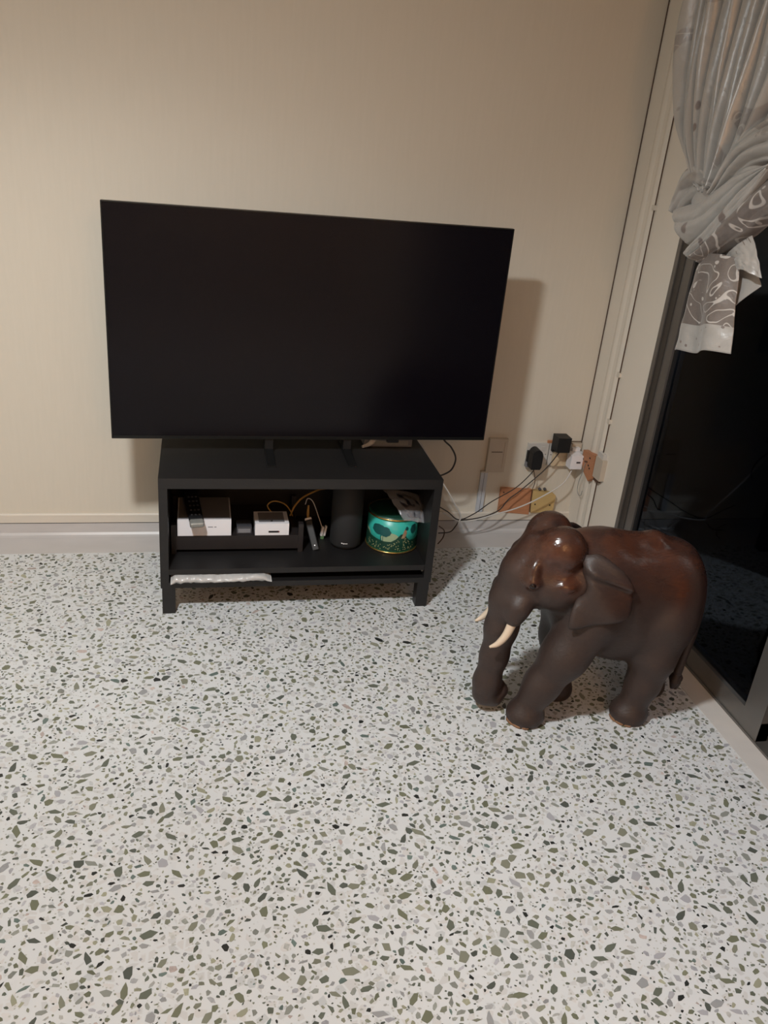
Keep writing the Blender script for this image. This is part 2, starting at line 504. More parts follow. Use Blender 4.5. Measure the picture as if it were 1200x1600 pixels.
def chip_shape(r, rng):
    n = rng.choice((4, 5, 5, 6, 6, 7))
    el = rng.uniform(1.0, 1.35) if rng.random() < 0.45 else rng.uniform(1.35, 2.4)
    ph = rng.uniform(0, 6.283); rot = rng.gauss(0.5, 1.0)
    pts = []
    for k in range(n):
        a = ph + 2 * math.pi * (k + rng.uniform(-0.28, 0.28)) / n
        rr = r * rng.uniform(0.62, 1.22)
        x, y = rr * math.cos(a) * math.sqrt(el), rr * math.sin(a) / math.sqrt(el)
        pts.append((x * math.cos(rot) - y * math.sin(rot), x * math.sin(rot) + y * math.cos(rot)))
    return pts


def terrazzo():
    rng = random.Random(21)
    X0, X1, Y0, Y1 = -3.0, -0.078, -2.75, -0.162
    area = (X1 - X0) * (Y1 - Y0)
    cell = 0.03
    grid = {}
    chips = []
    sizes = []
    for (r0, r1, dens) in ((0.0078, 0.0130, 360), (0.0052, 0.0078, 1350), (0.0032, 0.0050, 1650), (0.0018, 0.0032, 1250)):
        sizes += [(rng.uniform(r0, r1)) for _ in range(int(dens * area))]
    sizes.sort(reverse=True)
    for r in sizes:
        for tr in range(3):
            x, y = rng.uniform(X0, X1), rng.uniform(Y0, Y1)
            gx, gy = int(x // cell), int(y // cell)
            ok = True
            for i in (-1, 0, 1):
                for j in (-1, 0, 1):
                    for (cx, cy, cr) in grid.get((gx + i, gy + j), ()):
                        if (cx - x) ** 2 + (cy - y) ** 2 < (cr + r) ** 2 * 0.95: ok = False; break
                    if not ok: break
                if not ok: break
            if ok:
                grid.setdefault((gx, gy), []).append((x, y, r))
                c = rng.choices(CHIPC, CW)[0][0]
                if r < 0.003 and rng.random() < 0.5: c = (0.06, 0.065, 0.05)
                f = rng.uniform(0.8, 1.25)
                chips.append((x, y, r, tuple(min(1, q * f) for q in c)))
                break
    # the 300 that show largest in the frame are stones of their own
    def score(ch):
        d = Vector((ch[0], ch[1], 0)) - CAM
        z = d.dot(FW)
        u = 600 + F_PX * d.dot(RX) / z; v = 800 - F_PX * d.dot(UP) / z
        if not (5 < u < 1195 and 870 < v < 1595): return 0
        return ch[2] / z
    order = sorted(range(len(chips)), key=lambda i: -score(chips[i]))
    single = set(order[:300])
    protos = []
    for k in range(16):
        pts = chip_shape(1.0, rng)
        protos.append(pts)
    cache = {}
    for n_, i in enumerate(order[:300]):
        x, y, r, c = chips[i]
        k = rng.randrange(16); ci = rng.choice((0, 0, 0, 1, 1, 2, 2, 2, 3, 3, 4, 5, 6, 7))
        ck = (k, ci)
        if ck not in cache:
            cc = CHIPC[ci][0]
            me = bpy.data.meshes.new('stone_chip')
            pts = protos[k]; n = len(pts)
            vv = [(p[0], p[1], 0.0005) for p in pts] + [(p[0] * 0.96, p[1] * 0.96, -0.004) for p in pts]
            me.from_pydata(vv, [], [tuple(range(n))] + [(q, q + n, (q + 1) % n + n, (q + 1) % n) for q in range(n)])
            # normals up
            a_ = me.attributes.new('chip', 'FLOAT_COLOR', 'FACE')
            for d in a_.data: d.color = (*cc, 1)
            me.materials.append(M['chip'])
            cache[ck] = me
        o = bpy.data.objects.new('stone_chip', cache[ck])
        o.location = (x, y, 0); o.scale = (r, r, 1); o.rotation_euler = (0, 0, rng.gauss(0, 0.5))
        col.objects.link(o); o.parent = floor
    vv, ff, cols = [], [], []
    for i, (x, y, r, c) in enumerate(chips):
        if i in single: continue
        pts = chip_shape(r, rng); n = len(pts); b0 = len(vv)
        h = 0.0002 + 0.0003 * rng.random()
        if r > 0.0045:
            vv += [(x + p[0], y + p[1], h) for p in pts] + [(x + p[0], y + p[1], -0.003) for p in pts]
            ff.append(tuple(range(b0, b0 + n))); cols.append(c)
            for q in range(n):
                ff.append((b0 + q, b0 + q + n, b0 + (q + 1) % n + n, b0 + (q + 1) % n)); cols.append(c)
        else:
            vv += [(x + p[0], y + p[1], h) for p in pts]
            ff.append(tuple(range(b0, b0 + n))); cols.append(c)
    me = bpy.data.meshes.new('terrazzo_chips')
    me.from_pydata(vv, [], ff)
    a_ = me.attributes.new('chip', 'FLOAT_COLOR', 'FACE')
    a_.data.foreach_set('color', np.array([(*c, 1) for c in cols], dtype=np.float32).ravel())
    me.materials.append(M['chip'])
    o = bpy.data.objects.new('terrazzo_chips', me); col.objects.link(o); o.parent = floor
    o['kind'] = 'stuff'
    o['label'] = 'olive green, grey and black stone chips set in the white terrazzo floor'


terrazzo()

# ------------------------------------------------------------------ sliding door
door = empty('door_1', (0.03, -1.8, 0)); door['kind'] = 'structure'
door['label'] = 'dark aluminium framed sliding glass door onto the night outside'
box('jamb', 0.0, 0.09, D0 - 0.046, D0, 0, DT, M['alu'], door, bevel=0.002)
box('jamb_lip', -0.004, 0.004, D0 - 0.012, D0 + 0.008, 0, DT, M['alumid'], door, bevel=0.001)
box('head', 0.0, 0.09, D1, D0, DT - 0.05, DT, M['alu'], door, bevel=0.002)
box('bottom_track', 0.0, 0.10, D1, D0, -0.02, 0.008, M['alumid'], door, bevel=0.001)


def panel(y0, y1, xf, st0, st1):
    p = box('bottom_rail', xf, xf + 0.035, y1, y0, 0.006, 0.070, M['alumid'], door, bevel=0.0025)
    box('top_rail', xf, xf + 0.035, y1, y0, DT - 0.11, DT - 0.05, M['alumid'], door, bevel=0.0025)
    box('stile', xf - 0.001, xf + 0.036, y0 - st0, y0, 0.006, DT - 0.05, M['alumid'], door, bevel=0.0025)
    box('stile', xf - 0.001, xf + 0.036, y1, y1 + st1, 0.006, DT - 0.05, M['alumid'], door, bevel=0.0025)
    box('gasket', xf + 0.006, xf + 0.03, y0 - st0 - 0.012, y0 - st0, 0.07, DT - 0.11, M['gasket'], door)
    box('pane', xf + 0.014, xf + 0.019, y1 + st1 - 0.004, y0 - st0 - 0.008, 0.066, DT - 0.106, M['glass'], door)


panel(D0 - 0.046, -1.358, 0.004, 0.046, 0.078)
panel(-1.29, D1, 0.048, 0.06, 0.06)
box('roller', 0.046, 0.062, -1.385, -1.372, 0.008, 0.026, M['silver'], door, bevel=0.002)
# balcony outside
b_ = box('floor_balcony', 0.1, 1.5, YF, 0.2, -0.10, -0.03, M['balcony']); b_['kind'] = 'structure'
b_ = box('wall_balcony', 1.5, 1.6, YF, 0.2, -0.10, 0.95, M['balcony']); b_['kind'] = 'structure'

# ------------------------------------------------------------------ ceiling lamp (just outside the frame)
lamp = empty('ceiling_lamp', (LAMP[0], LAMP[1], ZC))
tag(lamp, 'round white ceiling downlight above the floor before the television', 'lamp')
lathe('housing', [(0, 0), (0.125, 0), (0.125, -0.020), (0.118, -0.028), (0.098, -0.030), (0.096, -0.022), (0, -0.022)], M['lampbody'], lamp, c=(LAMP[0], LAMP[1], ZC))
lathe('diffuser', [(0, -0.024), (0.0955, -0.024), (0.0955, -0.0215), (0, -0.0215)], M['diffuser'], lamp, c=(LAMP[0], LAMP[1], ZC))
ld = bpy.data.lights.new('downlight', 'AREA'); ld.shape = 'DISK'; ld.size = 0.18
ld.energy = LAMP_W; ld.color = LAMP_COL
ld.use_nodes = True
lnt = ld.node_tree
em = next(n for n in lnt.nodes if n.type == 'EMISSION')
geo_ = lnt.nodes.new('ShaderNodeNewGeometry')
dt = lnt.nodes.new('ShaderNodeVectorMath'); dt.operation = 'DOT_PRODUCT'
ab = lnt.nodes.new('ShaderNodeMath'); ab.operation = 'ABSOLUTE'
cr = lnt.nodes.new('ShaderNodeFloatCurve')      # the fitting's batwing distribution over the angle from straight down
cv = cr.mapping.curves[0]
cv.points[0].location = (0.0, 0.20); cv.points[1].location = (1.0, 0.45)
for p in ((0.28, 0.44), (0.5, 0.90), (0.65, 0.94), (0.8, 0.88), (0.9, 0.74), (0.97, 0.52)): cv.points.new(*p)
cr.mapping.update()
lnt.links.new(geo_.outputs['Normal'], dt.inputs[0]); lnt.links.new(geo_.outputs['Incoming'], dt.inputs[1])
lnt.links.new(dt.outputs['Value'], ab.inputs[0]); lnt.links.new(ab.outputs[0], cr.inputs['Value'])
mu = lnt.nodes.new('ShaderNodeMath'); mu.operation = 'MULTIPLY'; mu.inputs[1].default_value = 1.38
lnt.links.new(cr.outputs[0], mu.inputs[0]); lnt.links.new(mu.outputs[0], em.inputs['Strength'])
lo = bpy.data.objects.new('downlight', ld); col.objects.link(lo)
lo.location = (0, 0, -0.034); lo.parent = lamp

# unseen glowing globe behind the viewer, added to warm the shadows
fill_root = empty('fill_globe', (FILL_POS[0], FILL_POS[1], ZC))
tag(fill_root, 'round warm fill globe, added out of view behind the viewer', 'lamp')
lathe('fill_shell', [(0.05 if k in (0, 16) else 0.28 * math.sin(math.pi * k / 16) * (1 + 0.012 * (k % 2)), -0.28 * math.cos(math.pi * k / 16)) for k in range(17)],
      mat('fill_glow', (0.8, 0.75, 0.65), 0.7, emit=FILL_COL, estr=FILL_STR), fill_root, c=FILL_POS)
tube('cord', [(FILL_POS[0], FILL_POS[1], FILL_POS[2] + 0.27), (FILL_POS[0], FILL_POS[1], ZC)], 0.004, M['whitecable'], fill_root)

# ================================================================== TV cabinet
KX0, KX1, KY0, KY1 = -1.631, -0.749, -0.583, -0.184
KZ0, KZ1 = 0.094, 0.471
cab = empty('tv_cabinet', ((KX0 + KX1) / 2, (KY0 + KY1) / 2, 0))
tag(cab, 'low black-brown open media cabinet on short square legs', 'cabinet')
box('top_panel', KX0, KX1, KY0, KY1, 0.4375, KZ1, M['blackwood'], cab, bevel=0.0015)
box('side_panel', KX0, KX0 + 0.026, KY0 + 0.002, KY1, KZ0, 0.4375, M['blackwood'], cab, bevel=0.001)
box('side_panel', KX1 - 0.026, KX1, KY0 + 0.002, KY1, KZ0, 0.4375, M['blackwood'], cab, bevel=0.001)
box('bottom_panel', KX0 + 0.026, KX1 - 0.026, KY0 + 0.002, KY1, KZ0, 0.1125, M['blackwood'], cab, bevel=0.001)
box('shelf', KX0 + 0.026, KX1 - 0.026, KY0 + 0.006, KY1 - 0.006, 0.140, 0.159, M['blackwood'], cab, bevel=0.001)
box('back_panel', KX0 + 0.026, KX1 - 0.026, KY1 - 0.006, KY1, 0.1125, 0.4375, M['cabin'], cab)
for (x, y) in ((KX0 + 0.004, KY0 + 0.004), (KX1 - 0.044, KY0 + 0.004), (KX0 + 0.004, KY1 - 0.044), (KX1 - 0.044, KY1 - 0.044)):
    bm = bmesh.new(); v8 = bx(bm, x, x + 0.04, y, y + 0.04, 0.0, KZ0)
    build('leg', bm, M['blackwood'], cab, bevel=0.0015)
lathe('shelf_pin', [(0, 0), (0.003, 0), (0.003, 0.006), (0, 0.006)], M['silver'], cab, n=12, mtx=Matrix.Translation((KX1 - 0.032, KY0 + 0.02, 0.131)) @ Matrix.Rotation(math.radians(90), 4, 'Y'))

# ================================================================== television
TW, TH, TA = 1.228, 0.698, 0.0288
TX, TY, TZ = -1.7756, -0.3821, 0.5225
tvm = Matrix.Translation((TX, TY, TZ)) @ Matrix.Rotation(TA, 4, 'Z')
tv = empty('television', (TX + TW / 2, TY, KZ1))
tag(tv, 'large flat black television standing on the media cabinet, switched off', 'television')
box('panel_body', 0.0, TW, 0.002, 0.022, 0.0, TH, M['tvbody'], tv, mtx=tvm, bevel=0.001)
bm = bmesh.new()
for a in ((0, TW, TH - 0.0025, TH + 0.0008), (0, TW, -0.0008, 0.009), (-0.0008, 0.0028, 0, TH), (TW - 0.0028, TW + 0.0008, 0, TH)):
    bx(bm, a[0], a[1], -0.0015, 0.018, a[2], a[3], tvm)
build('bezel', bm, M['tvedge'], tv)
box('screen', 0.0028, TW - 0.0028, 0.0, 0.003, 0.009, TH - 0.0025, M['tvscreen'], tv, mtx=tvm)
box('rear_housing', 0.10, TW - 0.10, 0.022, 0.062, 0.02, 0.42, M['tvbody'], tv, mtx=tvm, bevel=0.012)
bm = bmesh.new()
bx(bm, 0.885, 0.925, 0.0, 0.016, -0.013, 0.0, tvm)
build('remote_sensor', bm, M['tvbody'], tv, bevel=0.002)
for fx in (0.475, 0.735):
    # each foot: an upright blade with a runner along the cabinet top
    f_ = prism('foot', [(-0.128, KZ1), (0.105, KZ1), (0.105, KZ1 + 0.007), (0.03, KZ1 + 0.014), (0.022, TZ + 0.03), (0.004, TZ + 0.03), (-0.004, KZ1 + 0.016), (-0.128, KZ1 + 0.006)],
               'x', 0, 0.026, M['tvbody'], tv, bevel=0.0015)
    f_.data.transform(Matrix.Translation((TX + fx, TY + 0.006 + fx * TA, 0)))

# set-top box on the cabinet behind the screen
stb = empty('set_top_box', (-0.87, -0.24, KZ1))
tag(stb, 'slim grey set-top box on the cabinet top under the television edge', 'box')
box('case', -0.955, -0.786, -0.288, -0.19, KZ1, KZ1 + 0.030, M['grey'], stb, bevel=0.003)
box('front_strip', -0.94, -0.80, -0.2895, -0.287, KZ1 + 0.006, KZ1 + 0.022, M['silver'], stb)
p0 = at(566, 698, z=KZ1 + 0.006)
tube('cable_plug', [p0, p0 + Vector((0.022, 0.012, 0.003)), p0 + Vector((0.036, 0.012, 0.014)), p0 + Vector((0.05, 0.03, 0.016))], [0.005, 0.007, 0.010, 0.006], M['whitecable'], stb)

# ================================================================== rack and devices inside the cabinet
SZ = 0.159
rack = empty('riser_rack', (-1.38, -0.40, SZ))
tag(rack, 'small dark wooden riser rack standing on the cabinet shelf', 'rack')
RY = -0.468
box('front_rail', -1.590, -1.186, RY, RY + 0.014, 0.172, 0.221, M['rack'], rack, bevel=0.0015)
box('top_board', -1.590, -1.186, RY + 0.014, -0.225, 0.207, 0.221, M['rack'], rack, bevel=0.001)
for (x, h) in ((-1.600, 0.262), (-1.190, 0.262)):
    box('post', x, x + 0.016, RY - 0.002, RY + 0.02, SZ, h, M['rack'], rack, bevel=0.0015)
    box('post', x, x + 0.016, -0.245, -0.225, SZ, h, M['rack'], rack, bevel=0.0015)
RT = 0.2212

wb_ = empty('router_box', (-1.49, -0.36, RT))
tag(wb_, 'white box on the left of the riser rack under a black remote', 'box')
box('case', -1.580, -1.410, -0.466, -0.29, RT, RT + 0.057, M['whitebright'], wb_, bevel=0.004)
box('shaded_top', -1.576, -1.414, -0.458, -0.294, RT + 0.057, RT + 0.0595, M['grey'], wb_, bevel=0.001)  # grey sheet paints the shadow lying on the white box top
for (x0, x1) in ((-1.484, -1.468), (-1.464, -1.457)):
    box('printed_mark', x0, x1, -0.4665, -0.4655, RT + 0.030, RT + 0.0325, M['grey'], wb_)

rem = empty('remote_control', (-1.52, -0.40, RT + 0.08))
tag(rem, 'black remote control with a silver end hanging over the white box', 'remote')
rm = Matrix.Translation((-1.519, -0.497, 0.266)) @ Matrix.Rotation(math.radians(7), 4, 'Z') @ Matrix.Rotation(math.radians(12), 4, 'X')
box('body', -0.0225, 0.0225, 0.012, 0.175, 0.008, 0.026, M['black'], rem, mtx=rm, bevel=0.005, seg=3)
box('end_cap', -0.0225, 0.0225, -0.012, 0.016, 0.006, 0.025, M['silver'], rem, mtx=rm, bevel=0.006, seg=3)
for k in range(5):
    for j in (-1, 0, 1):
        lathe('button', [(0, 0.0), (0.004, 0), (0.0035, 0.0016), (0, 0.0018)], M['greydark'], rem, n=10, mtx=rm @ Matrix.Translation((j * 0.012, 0.035 + k * 0.024, 0.026)))

gd = empty('dongle', (-1.367, -0.44, RT))
tag(gd, 'small dark grey device between the two white boxes on the rack', 'device')
box('case', -1.391, -1.343, -0.452, -0.40, RT, RT + 0.024, M['greydark'], gd, bevel=0.005, seg=3)
box('front_face', -1.387, -1.347, -0.4535, -0.4505, RT + 0.003, RT + 0.017, M['grey'], gd, bevel=0.001)

mb = empty('media_box', (-1.275, -0.42, RT))
tag(mb, 'white media box with a dark slot on the right of the riser rack', 'box')
box('case', -1.333, -1.222, -0.467, -0.372, RT, RT + 0.042, M['whitebright'], mb, bevel=0.005, seg=3)
box('slot', -1.289, -1.255, -0.4680, -0.4665, RT + 0.010, RT + 0.016, M['gasket'], mb)
box('slot_tip', -1.2565, -1.253, -0.4682, -0.4666, RT + 0.011, RT + 0.015, mat('slot_red', (0.25, 0.04, 0.06), 0.4), mb)
box('top_vent', -1.320, -1.236, -0.455, -0.382, RT + 0.042, RT + 0.0435, M['grey'], mb, bevel=0.0006)
lathe('top_button', [(0, 0), (0.004, 0), (0.004, 0.0012), (0, 0.0012)], M['black'], mb, n=14, c=(-1.278, -0.449, RT + 0.0435))

yc = -0.36
tag(tube('network_cable', [at(426, 803, y=-0.368), at(418, 790, y=-0.355), at(428, 783, y=-0.35), at(444, 787, y=-0.345), at(453, 797, y=-0.34), at(457, 806, y=-0.33)], 0.0023, M['yellowcable']),
    'thin yellow cable looping out of the white media box', 'cable')
tag(tube('patch_cable', [at(453, 806, y=-0.33), at(461, 790, y=-0.32), at(474, 777, y=-0.30), at(496, 766, y=-0.27), at(512, 763, y=-0.24)], 0.0032, M['yellowcable']),
    'thicker yellow cable arching up beside the black slab device', 'cable')

sl = empty('modem_slab', (-1.13, -0.44, SZ))
tag(sl, 'narrow black slab device leaning beside the riser rack', 'device')
a, b = at(494, 861, z=SZ), at(481, 809, y=-0.40)
ax = (b - a).normalized()
sidev = Vector((0, 1, 0)); sx_ = sidev.cross(ax).normalized(); sy_ = ax.cross(sx_)
sm = Matrix(((sx_.x, sy_.x, ax.x, a.x), (sx_.y, sy_.y, ax.y, a.y), (sx_.z, sy_.z, ax.z, a.z), (0, 0, 0, 1)))
L_ = (b - a).length
box('body', -0.0125, 0.0125, 0.0, 0.075, 0.002, L_ - 0.006, M['black'], sl, mtx=sm, bevel=0.004, seg=3)
box('silver_end', -0.0115, 0.0115, 0.004, 0.071, L_ - 0.008, L_ + 0.001, M['white'], sl, mtx=sm, bevel=0.002)
lathe('status_light', [(0, 0), (0.0022, 0), (0.0022, 0.001), (0, 0.001)], M['led_white'], sl, n=12, mtx=sm @ Matrix.Translation((0.0, 0.0002, 0.02)) @ Matrix.Rotation(math.radians(90), 4, 'X'))
c0 = sm @ Vector((0.0, 0.05, L_))
tube('connector', [c0, c0 + Vector((-0.001, 0.006, 0.025)), c0 + Vector((0, 0.01, 0.05))], [0.005, 0.005, 0.003], M['yellowcable'], sl)

tap = empty('phone_tap', at(505, 846, z=SZ))
tag(tap, 'small white cable adapter with a green tip beside the black speaker', 'adapter')
q0 = at(503, 843, z=SZ)
am = Matrix.Translation(q0) @ Matrix.Rotation(math.radians(8), 4, 'Y')
box('clip', -0.0095, 0.000, 0, 0.012, 0.012, 0.047, M['white'], tap, mtx=am, bevel=0.002)
box('clip', 0.002, 0.0095, 0, 0.012, 0.014, 0.052, M['white'], tap, mtx=am, bevel=0.002)
box('green_tip', -0.006, 0.006, 0.001, 0.011, 0.0, 0.0145, mat('green_tip', (0.10, 0.20, 0.09), 0.4), tap, mtx=am, bevel=0.002)
tube('lead', [q0 + Vector((-0.002, 0.006, 0.046)), at(497, 805, y=q0.y + 0.02), at(489, 784, y=q0.y + 0.01), at(481, 779, y=q0.y), at(477, 788, y=q0.y - 0.02)], 0.0016, M['whitecable'], tap)

# cylindrical speaker
sp0 = at(537, 861, z=SZ); SR = 0.053
sc_ = Vector((sp0.x + 0.012, sp0.y + SR, SZ))
spk = empty('smart_speaker', sc_)
tag(spk, 'tall black cylindrical speaker with a white mark near its foot', 'speaker')
lathe('body', [(0, 0.006), (SR - 0.006, 0.006), (SR - 0.001, 0.010), (SR, 0.016), (SR, 0.225), (SR - 0.005, 0.232), (0, 0.233)], M['cloth'], spk, c=sc_)
lathe('base', [(0, 0), (SR - 0.008, 0), (SR - 0.007, 0.006), (0, 0.006)], M['black'], spk, c=sc_)
an0 = math.atan2(CAM.y - sc_.y, CAM.x - sc_.x)


def wrap(name, polys, c, rad, mt, parent, th=0.0008):
    """flat print laid round a cylinder: outlines in (arc metres, height)"""
    bm = bmesh.new()
    for poly in polys:
        # slice the outline into thin columns so it follows the curve
        xs = [p[0] for p in poly]; x0, x1 = min(xs), max(xs)
        n = max(5, int((x1 - x0) / 0.004))
        def span(x):
            ys = []
            for i in range(len(poly)):
                (ax_, ay_), (bx_, by_) = poly[i], poly[(i + 1) % len(poly)]
                if (ax_ - x) * (bx_ - x) <= 0 and abs(ax_ - bx_) > 1e-9: ys.append(ay_ + (by_ - ay_) * (x - ax_) / (bx_ - ax_))
            return (min(ys), max(ys)) if len(ys) > 1 else None
        cols_ = []
        for k in range(n + 1):
            x = x0 + (x1 - x0) * (k + (0.02 if k == 0 else -0.02 if k == n else 0)) / n
            s_ = span(x)
            if s_: cols_.append((x, *s_))
        prev = None
        for (x, lo_, hi_) in cols_:
            th_ = an0 + x / rad
            vs2 = [bm.verts.new((c[0] + (rad + th) * math.cos(th_), c[1] + (rad + th) * math.sin(th_), c[2] + z)) for z in (lo_, hi_)]
            if prev: bm.faces.new((prev[0], vs2[0], vs2[1], prev[1]))
            prev = vs2
    return build(name, bm, mt, parent, smooth=True)


# tiny white brand mark (illegible in the photo) as a row of strokes
marks = []
xx = -0.012
for w_, h0, h1 in ((0.0035, 0, 0.0042), (0.002, 0.0, 0.003), (0.003, -0.0012, 0.003), (0.002, 0, 0.003), (0.003, 0, 0.003), (0.0028, 0, 0.0032)):
    marks.append([(xx, 0.026 + h0), (xx + w_, 0.026 + h0), (xx + w_, 0.026 + h1), (xx, 0.026 + h1)]); xx += w_ + 0.0009
wrap('white_mark', marks, sc_, SR, M['white'], spk)
wrap('green_light', [[(-0.009, 0.0082), (0.009, 0.0082), (0.009, 0.0108), (-0.009, 0.0108)]], sc_, SR - 0.0045, M['led_green'], spk)

# turquoise tin
t0 = at(610, 866, z=SZ); TR = 0.088
tc_ = Vector((t0.x + 0.020, t0.y + TR, SZ))
tin = empty('biscuit_tin', tc_)
tag(tin, 'round turquoise tin with gold rims and a painted peacock', 'tin')
TTOP = 0.128
lathe('body', [(0, 0.002), (TR, 0.002), (TR, TTOP), (0, TTOP)], M['teal'], tin, c=tc_, n=64)
for z in (0.004, TTOP - 0.002):
    bm = bmesh.new()
    tube_bm(bm, [tc_ + Vector(((TR + 0.0005) * math.cos(k * math.pi / 32), (TR + 0.0005) * math.sin(k * math.pi / 32), z)) for k in range(65)], 0.0036, 8, False)
    build('gold_rim', bm, M['gold'], tin, smooth=True)
lathe('lid', [(0, TTOP + 0.004), (TR - 0.012, TTOP + 0.004), (TR - 0.004, TTOP), (TR - 0.004, TTOP - 0.002)], M['tingreen'], tin, c=tc_, n=64)


def ell(cx, cz, rx, rz, n=18, wob=0.0, seed=0):
    r_ = random.Random(seed)
    return [(cx + rx * math.cos(2 * math.pi * k / n) * (1 + r_.uniform(-wob, wob)), cz + rz * math.sin(2 * math.pi * k / n) * (1 + r_.uniform(-wob, wob))) for k in range(n)]


hill = [(-0.13, 0.010), (-0.13, 0.066), (-0.10, 0.062), (-0.085, 0.052), (-0.06, 0.048), (-0.03, 0.044), (-0.005, 0.046), (0.010, 0.056), (0.026, 0.074), (0.040, 0.076), (0.050, 0.060), (0.062, 0.048), (0.08, 0.046), (0.13, 0.050), (0.13, 0.010)]
for pl in ([(-0.13, 0.04), (-0.13, 0.074), (-0.10, 0.070), (-0.085, 0.050), (-0.085, 0.04)], ell(-0.010, 0.056, 0.032, 0.022)): wrap('pale_hill', [pl], tc_, TR, M['tinsand'], tin, 0.0006)
wrap('green_ground', [hill], tc_, TR, M['tingreen'], tin, 0.0009)
for pl in (ell(-0.052, 0.084, 0.026, 0.020, 20, 0.08, 1), ell(-0.030, 0.080, 0.022, 0.019, 20, 0.08, 2), ell(0.078, 0.088, 0.016, 0.018, 16, 0.1, 3)): wrap('tree_crown', [pl], tc_, TR, M['tealdark'], tin, 0.0011)
for pl in ([(-0.044, 0.044), (-0.041, 0.044), (-0.041, 0.068), (-0.044, 0.068)], [(-0.035, 0.044), (-0.033, 0.044), (-0.034, 0.066), (-0.036, 0.066)]): wrap('tree_trunk', [pl], tc_, TR, M['tealdark'], tin, 0.0012)
wrap('peacock_neck', [[(0.028, 0.060), (0.042, 0.058), (0.048, 0.078), (0.046, 0.092), (0.040, 0.094), (0.036, 0.084), (0.034, 0.074)]], tc_, TR, M['tinpink'], tin, 0.0013)
wrap('peacock_head', [[(0.040, 0.090), (0.050, 0.088), (0.053, 0.096), (0.047, 0.103), (0.041, 0.100)]], tc_, TR, M['tealdark'], tin, 0.0015)
rr_ = random.Random(4); dots = []
for k in range(150):
    x = rr_.uniform(-0.10, 0.08); z = rr_.uniform(0.014, 0.068)
    if z < 0.038 + 0.032 * math.exp(-((x - 0.035) / 0.02) ** 2): dots.append(ell(x, z, 0.0019, 0.0014, 6))
wrap('feather_dots', dots, tc_, TR, M['tindot'], tin, 0.0015)['kind'] = 'stuff'


# ------------------------------------------------------------------ crumpled pouch on the tin
def pouch():
    root = empty('plastic_pouch', tc_ + Vector((0.02, -0.02, TTOP)))
    tag(root, 'clear crumpled plastic pouch with black contents lying on the turquoise tin', 'bag')
    P00, P10 = at(594, 760, y=tc_.y + 0.02), at(655, 772, y=tc_.y + 0.02)
    P01, P11 = at(624, 812, y=tc_.y - TR - 0.016), at(676, 819, y=tc_.y - TR - 0.012)
    vv, ff = [], []
    nu, nv = 18, 22
    nrm = (P10 - P00).cross(P01 - P00).normalized()
    if nrm.z < 0: nrm = -nrm
    for side in (1, -1):
        for j in range(nv + 1):
            for i in range(nu + 1):
                s, t = i / nu, j / nv
                pinch = 1.0 - 0.25 * t * t
                s2 = 0.5 + (s - 0.5) * pinch
                p = P00.lerp(P10, s2).lerp(P01.lerp(P11, s2), t)
                th = 0.011 * math.sin(math.pi * s) ** 0.5 * math.sin(math.pi * t) ** 0.5 if 0 < s < 1 and 0 < t < 1 else 0
                wr = 0.006 * mnoise.noise(Vector((s * 5, t * 6, 3.1))) + 0.004 * mnoise.noise(Vector((s * 13, t * 9, 1.1)))
                bow = 0.012 * math.sin(math.pi * t)
                vv.append(p + nrm * (side * th + wr + bow))
        o_ = 0 if side == 1 else (nu + 1) * (nv + 1)
        for j in range(nv):
            for i in range(nu):
                a_ = o_ + j * (nu + 1) + i
                f = (a_, a_ + 1, a_ + nu + 2, a_ + nu + 1)
                ff.append(f if side == 1 else f[::-1])
    mesh_obj('film', vv, ff, M['plasticbag'], root)
    vv2, ff2 = [], []
    for j in range(13):
        for i in range(13):
            s, t = 0.05 + 0.86 * i / 12, 0.18 + 0.70 * j / 12
            e = max(0.0, 1 - ((i - 6) / 6.0) ** 2 * 0.9 - ((j - 6) / 6.0) ** 2 * 0.9)
            s2 = 0.5 + (s - 0.5) * (0.45 + 0.55 * math.sqrt(e))
            p = P00.lerp(P10, s2).lerp(P01.lerp(P11, s2), t)
            vv2.append(p + nrm * (0.0105 * math.sqrt(e) + 0.012 * math.sin(math.pi * t) + 0.002 * mnoise.noise(Vector((s * 6, t * 6, 0)))))
    for j in range(12):
        for i in range(12):
            a_ = j * 13 + i; ff2.append((a_, a_ + 1, a_ + 14, a_ + 13))
    mesh_obj('contents', vv2, ff2, M['darkcontent'], root)


pouch()


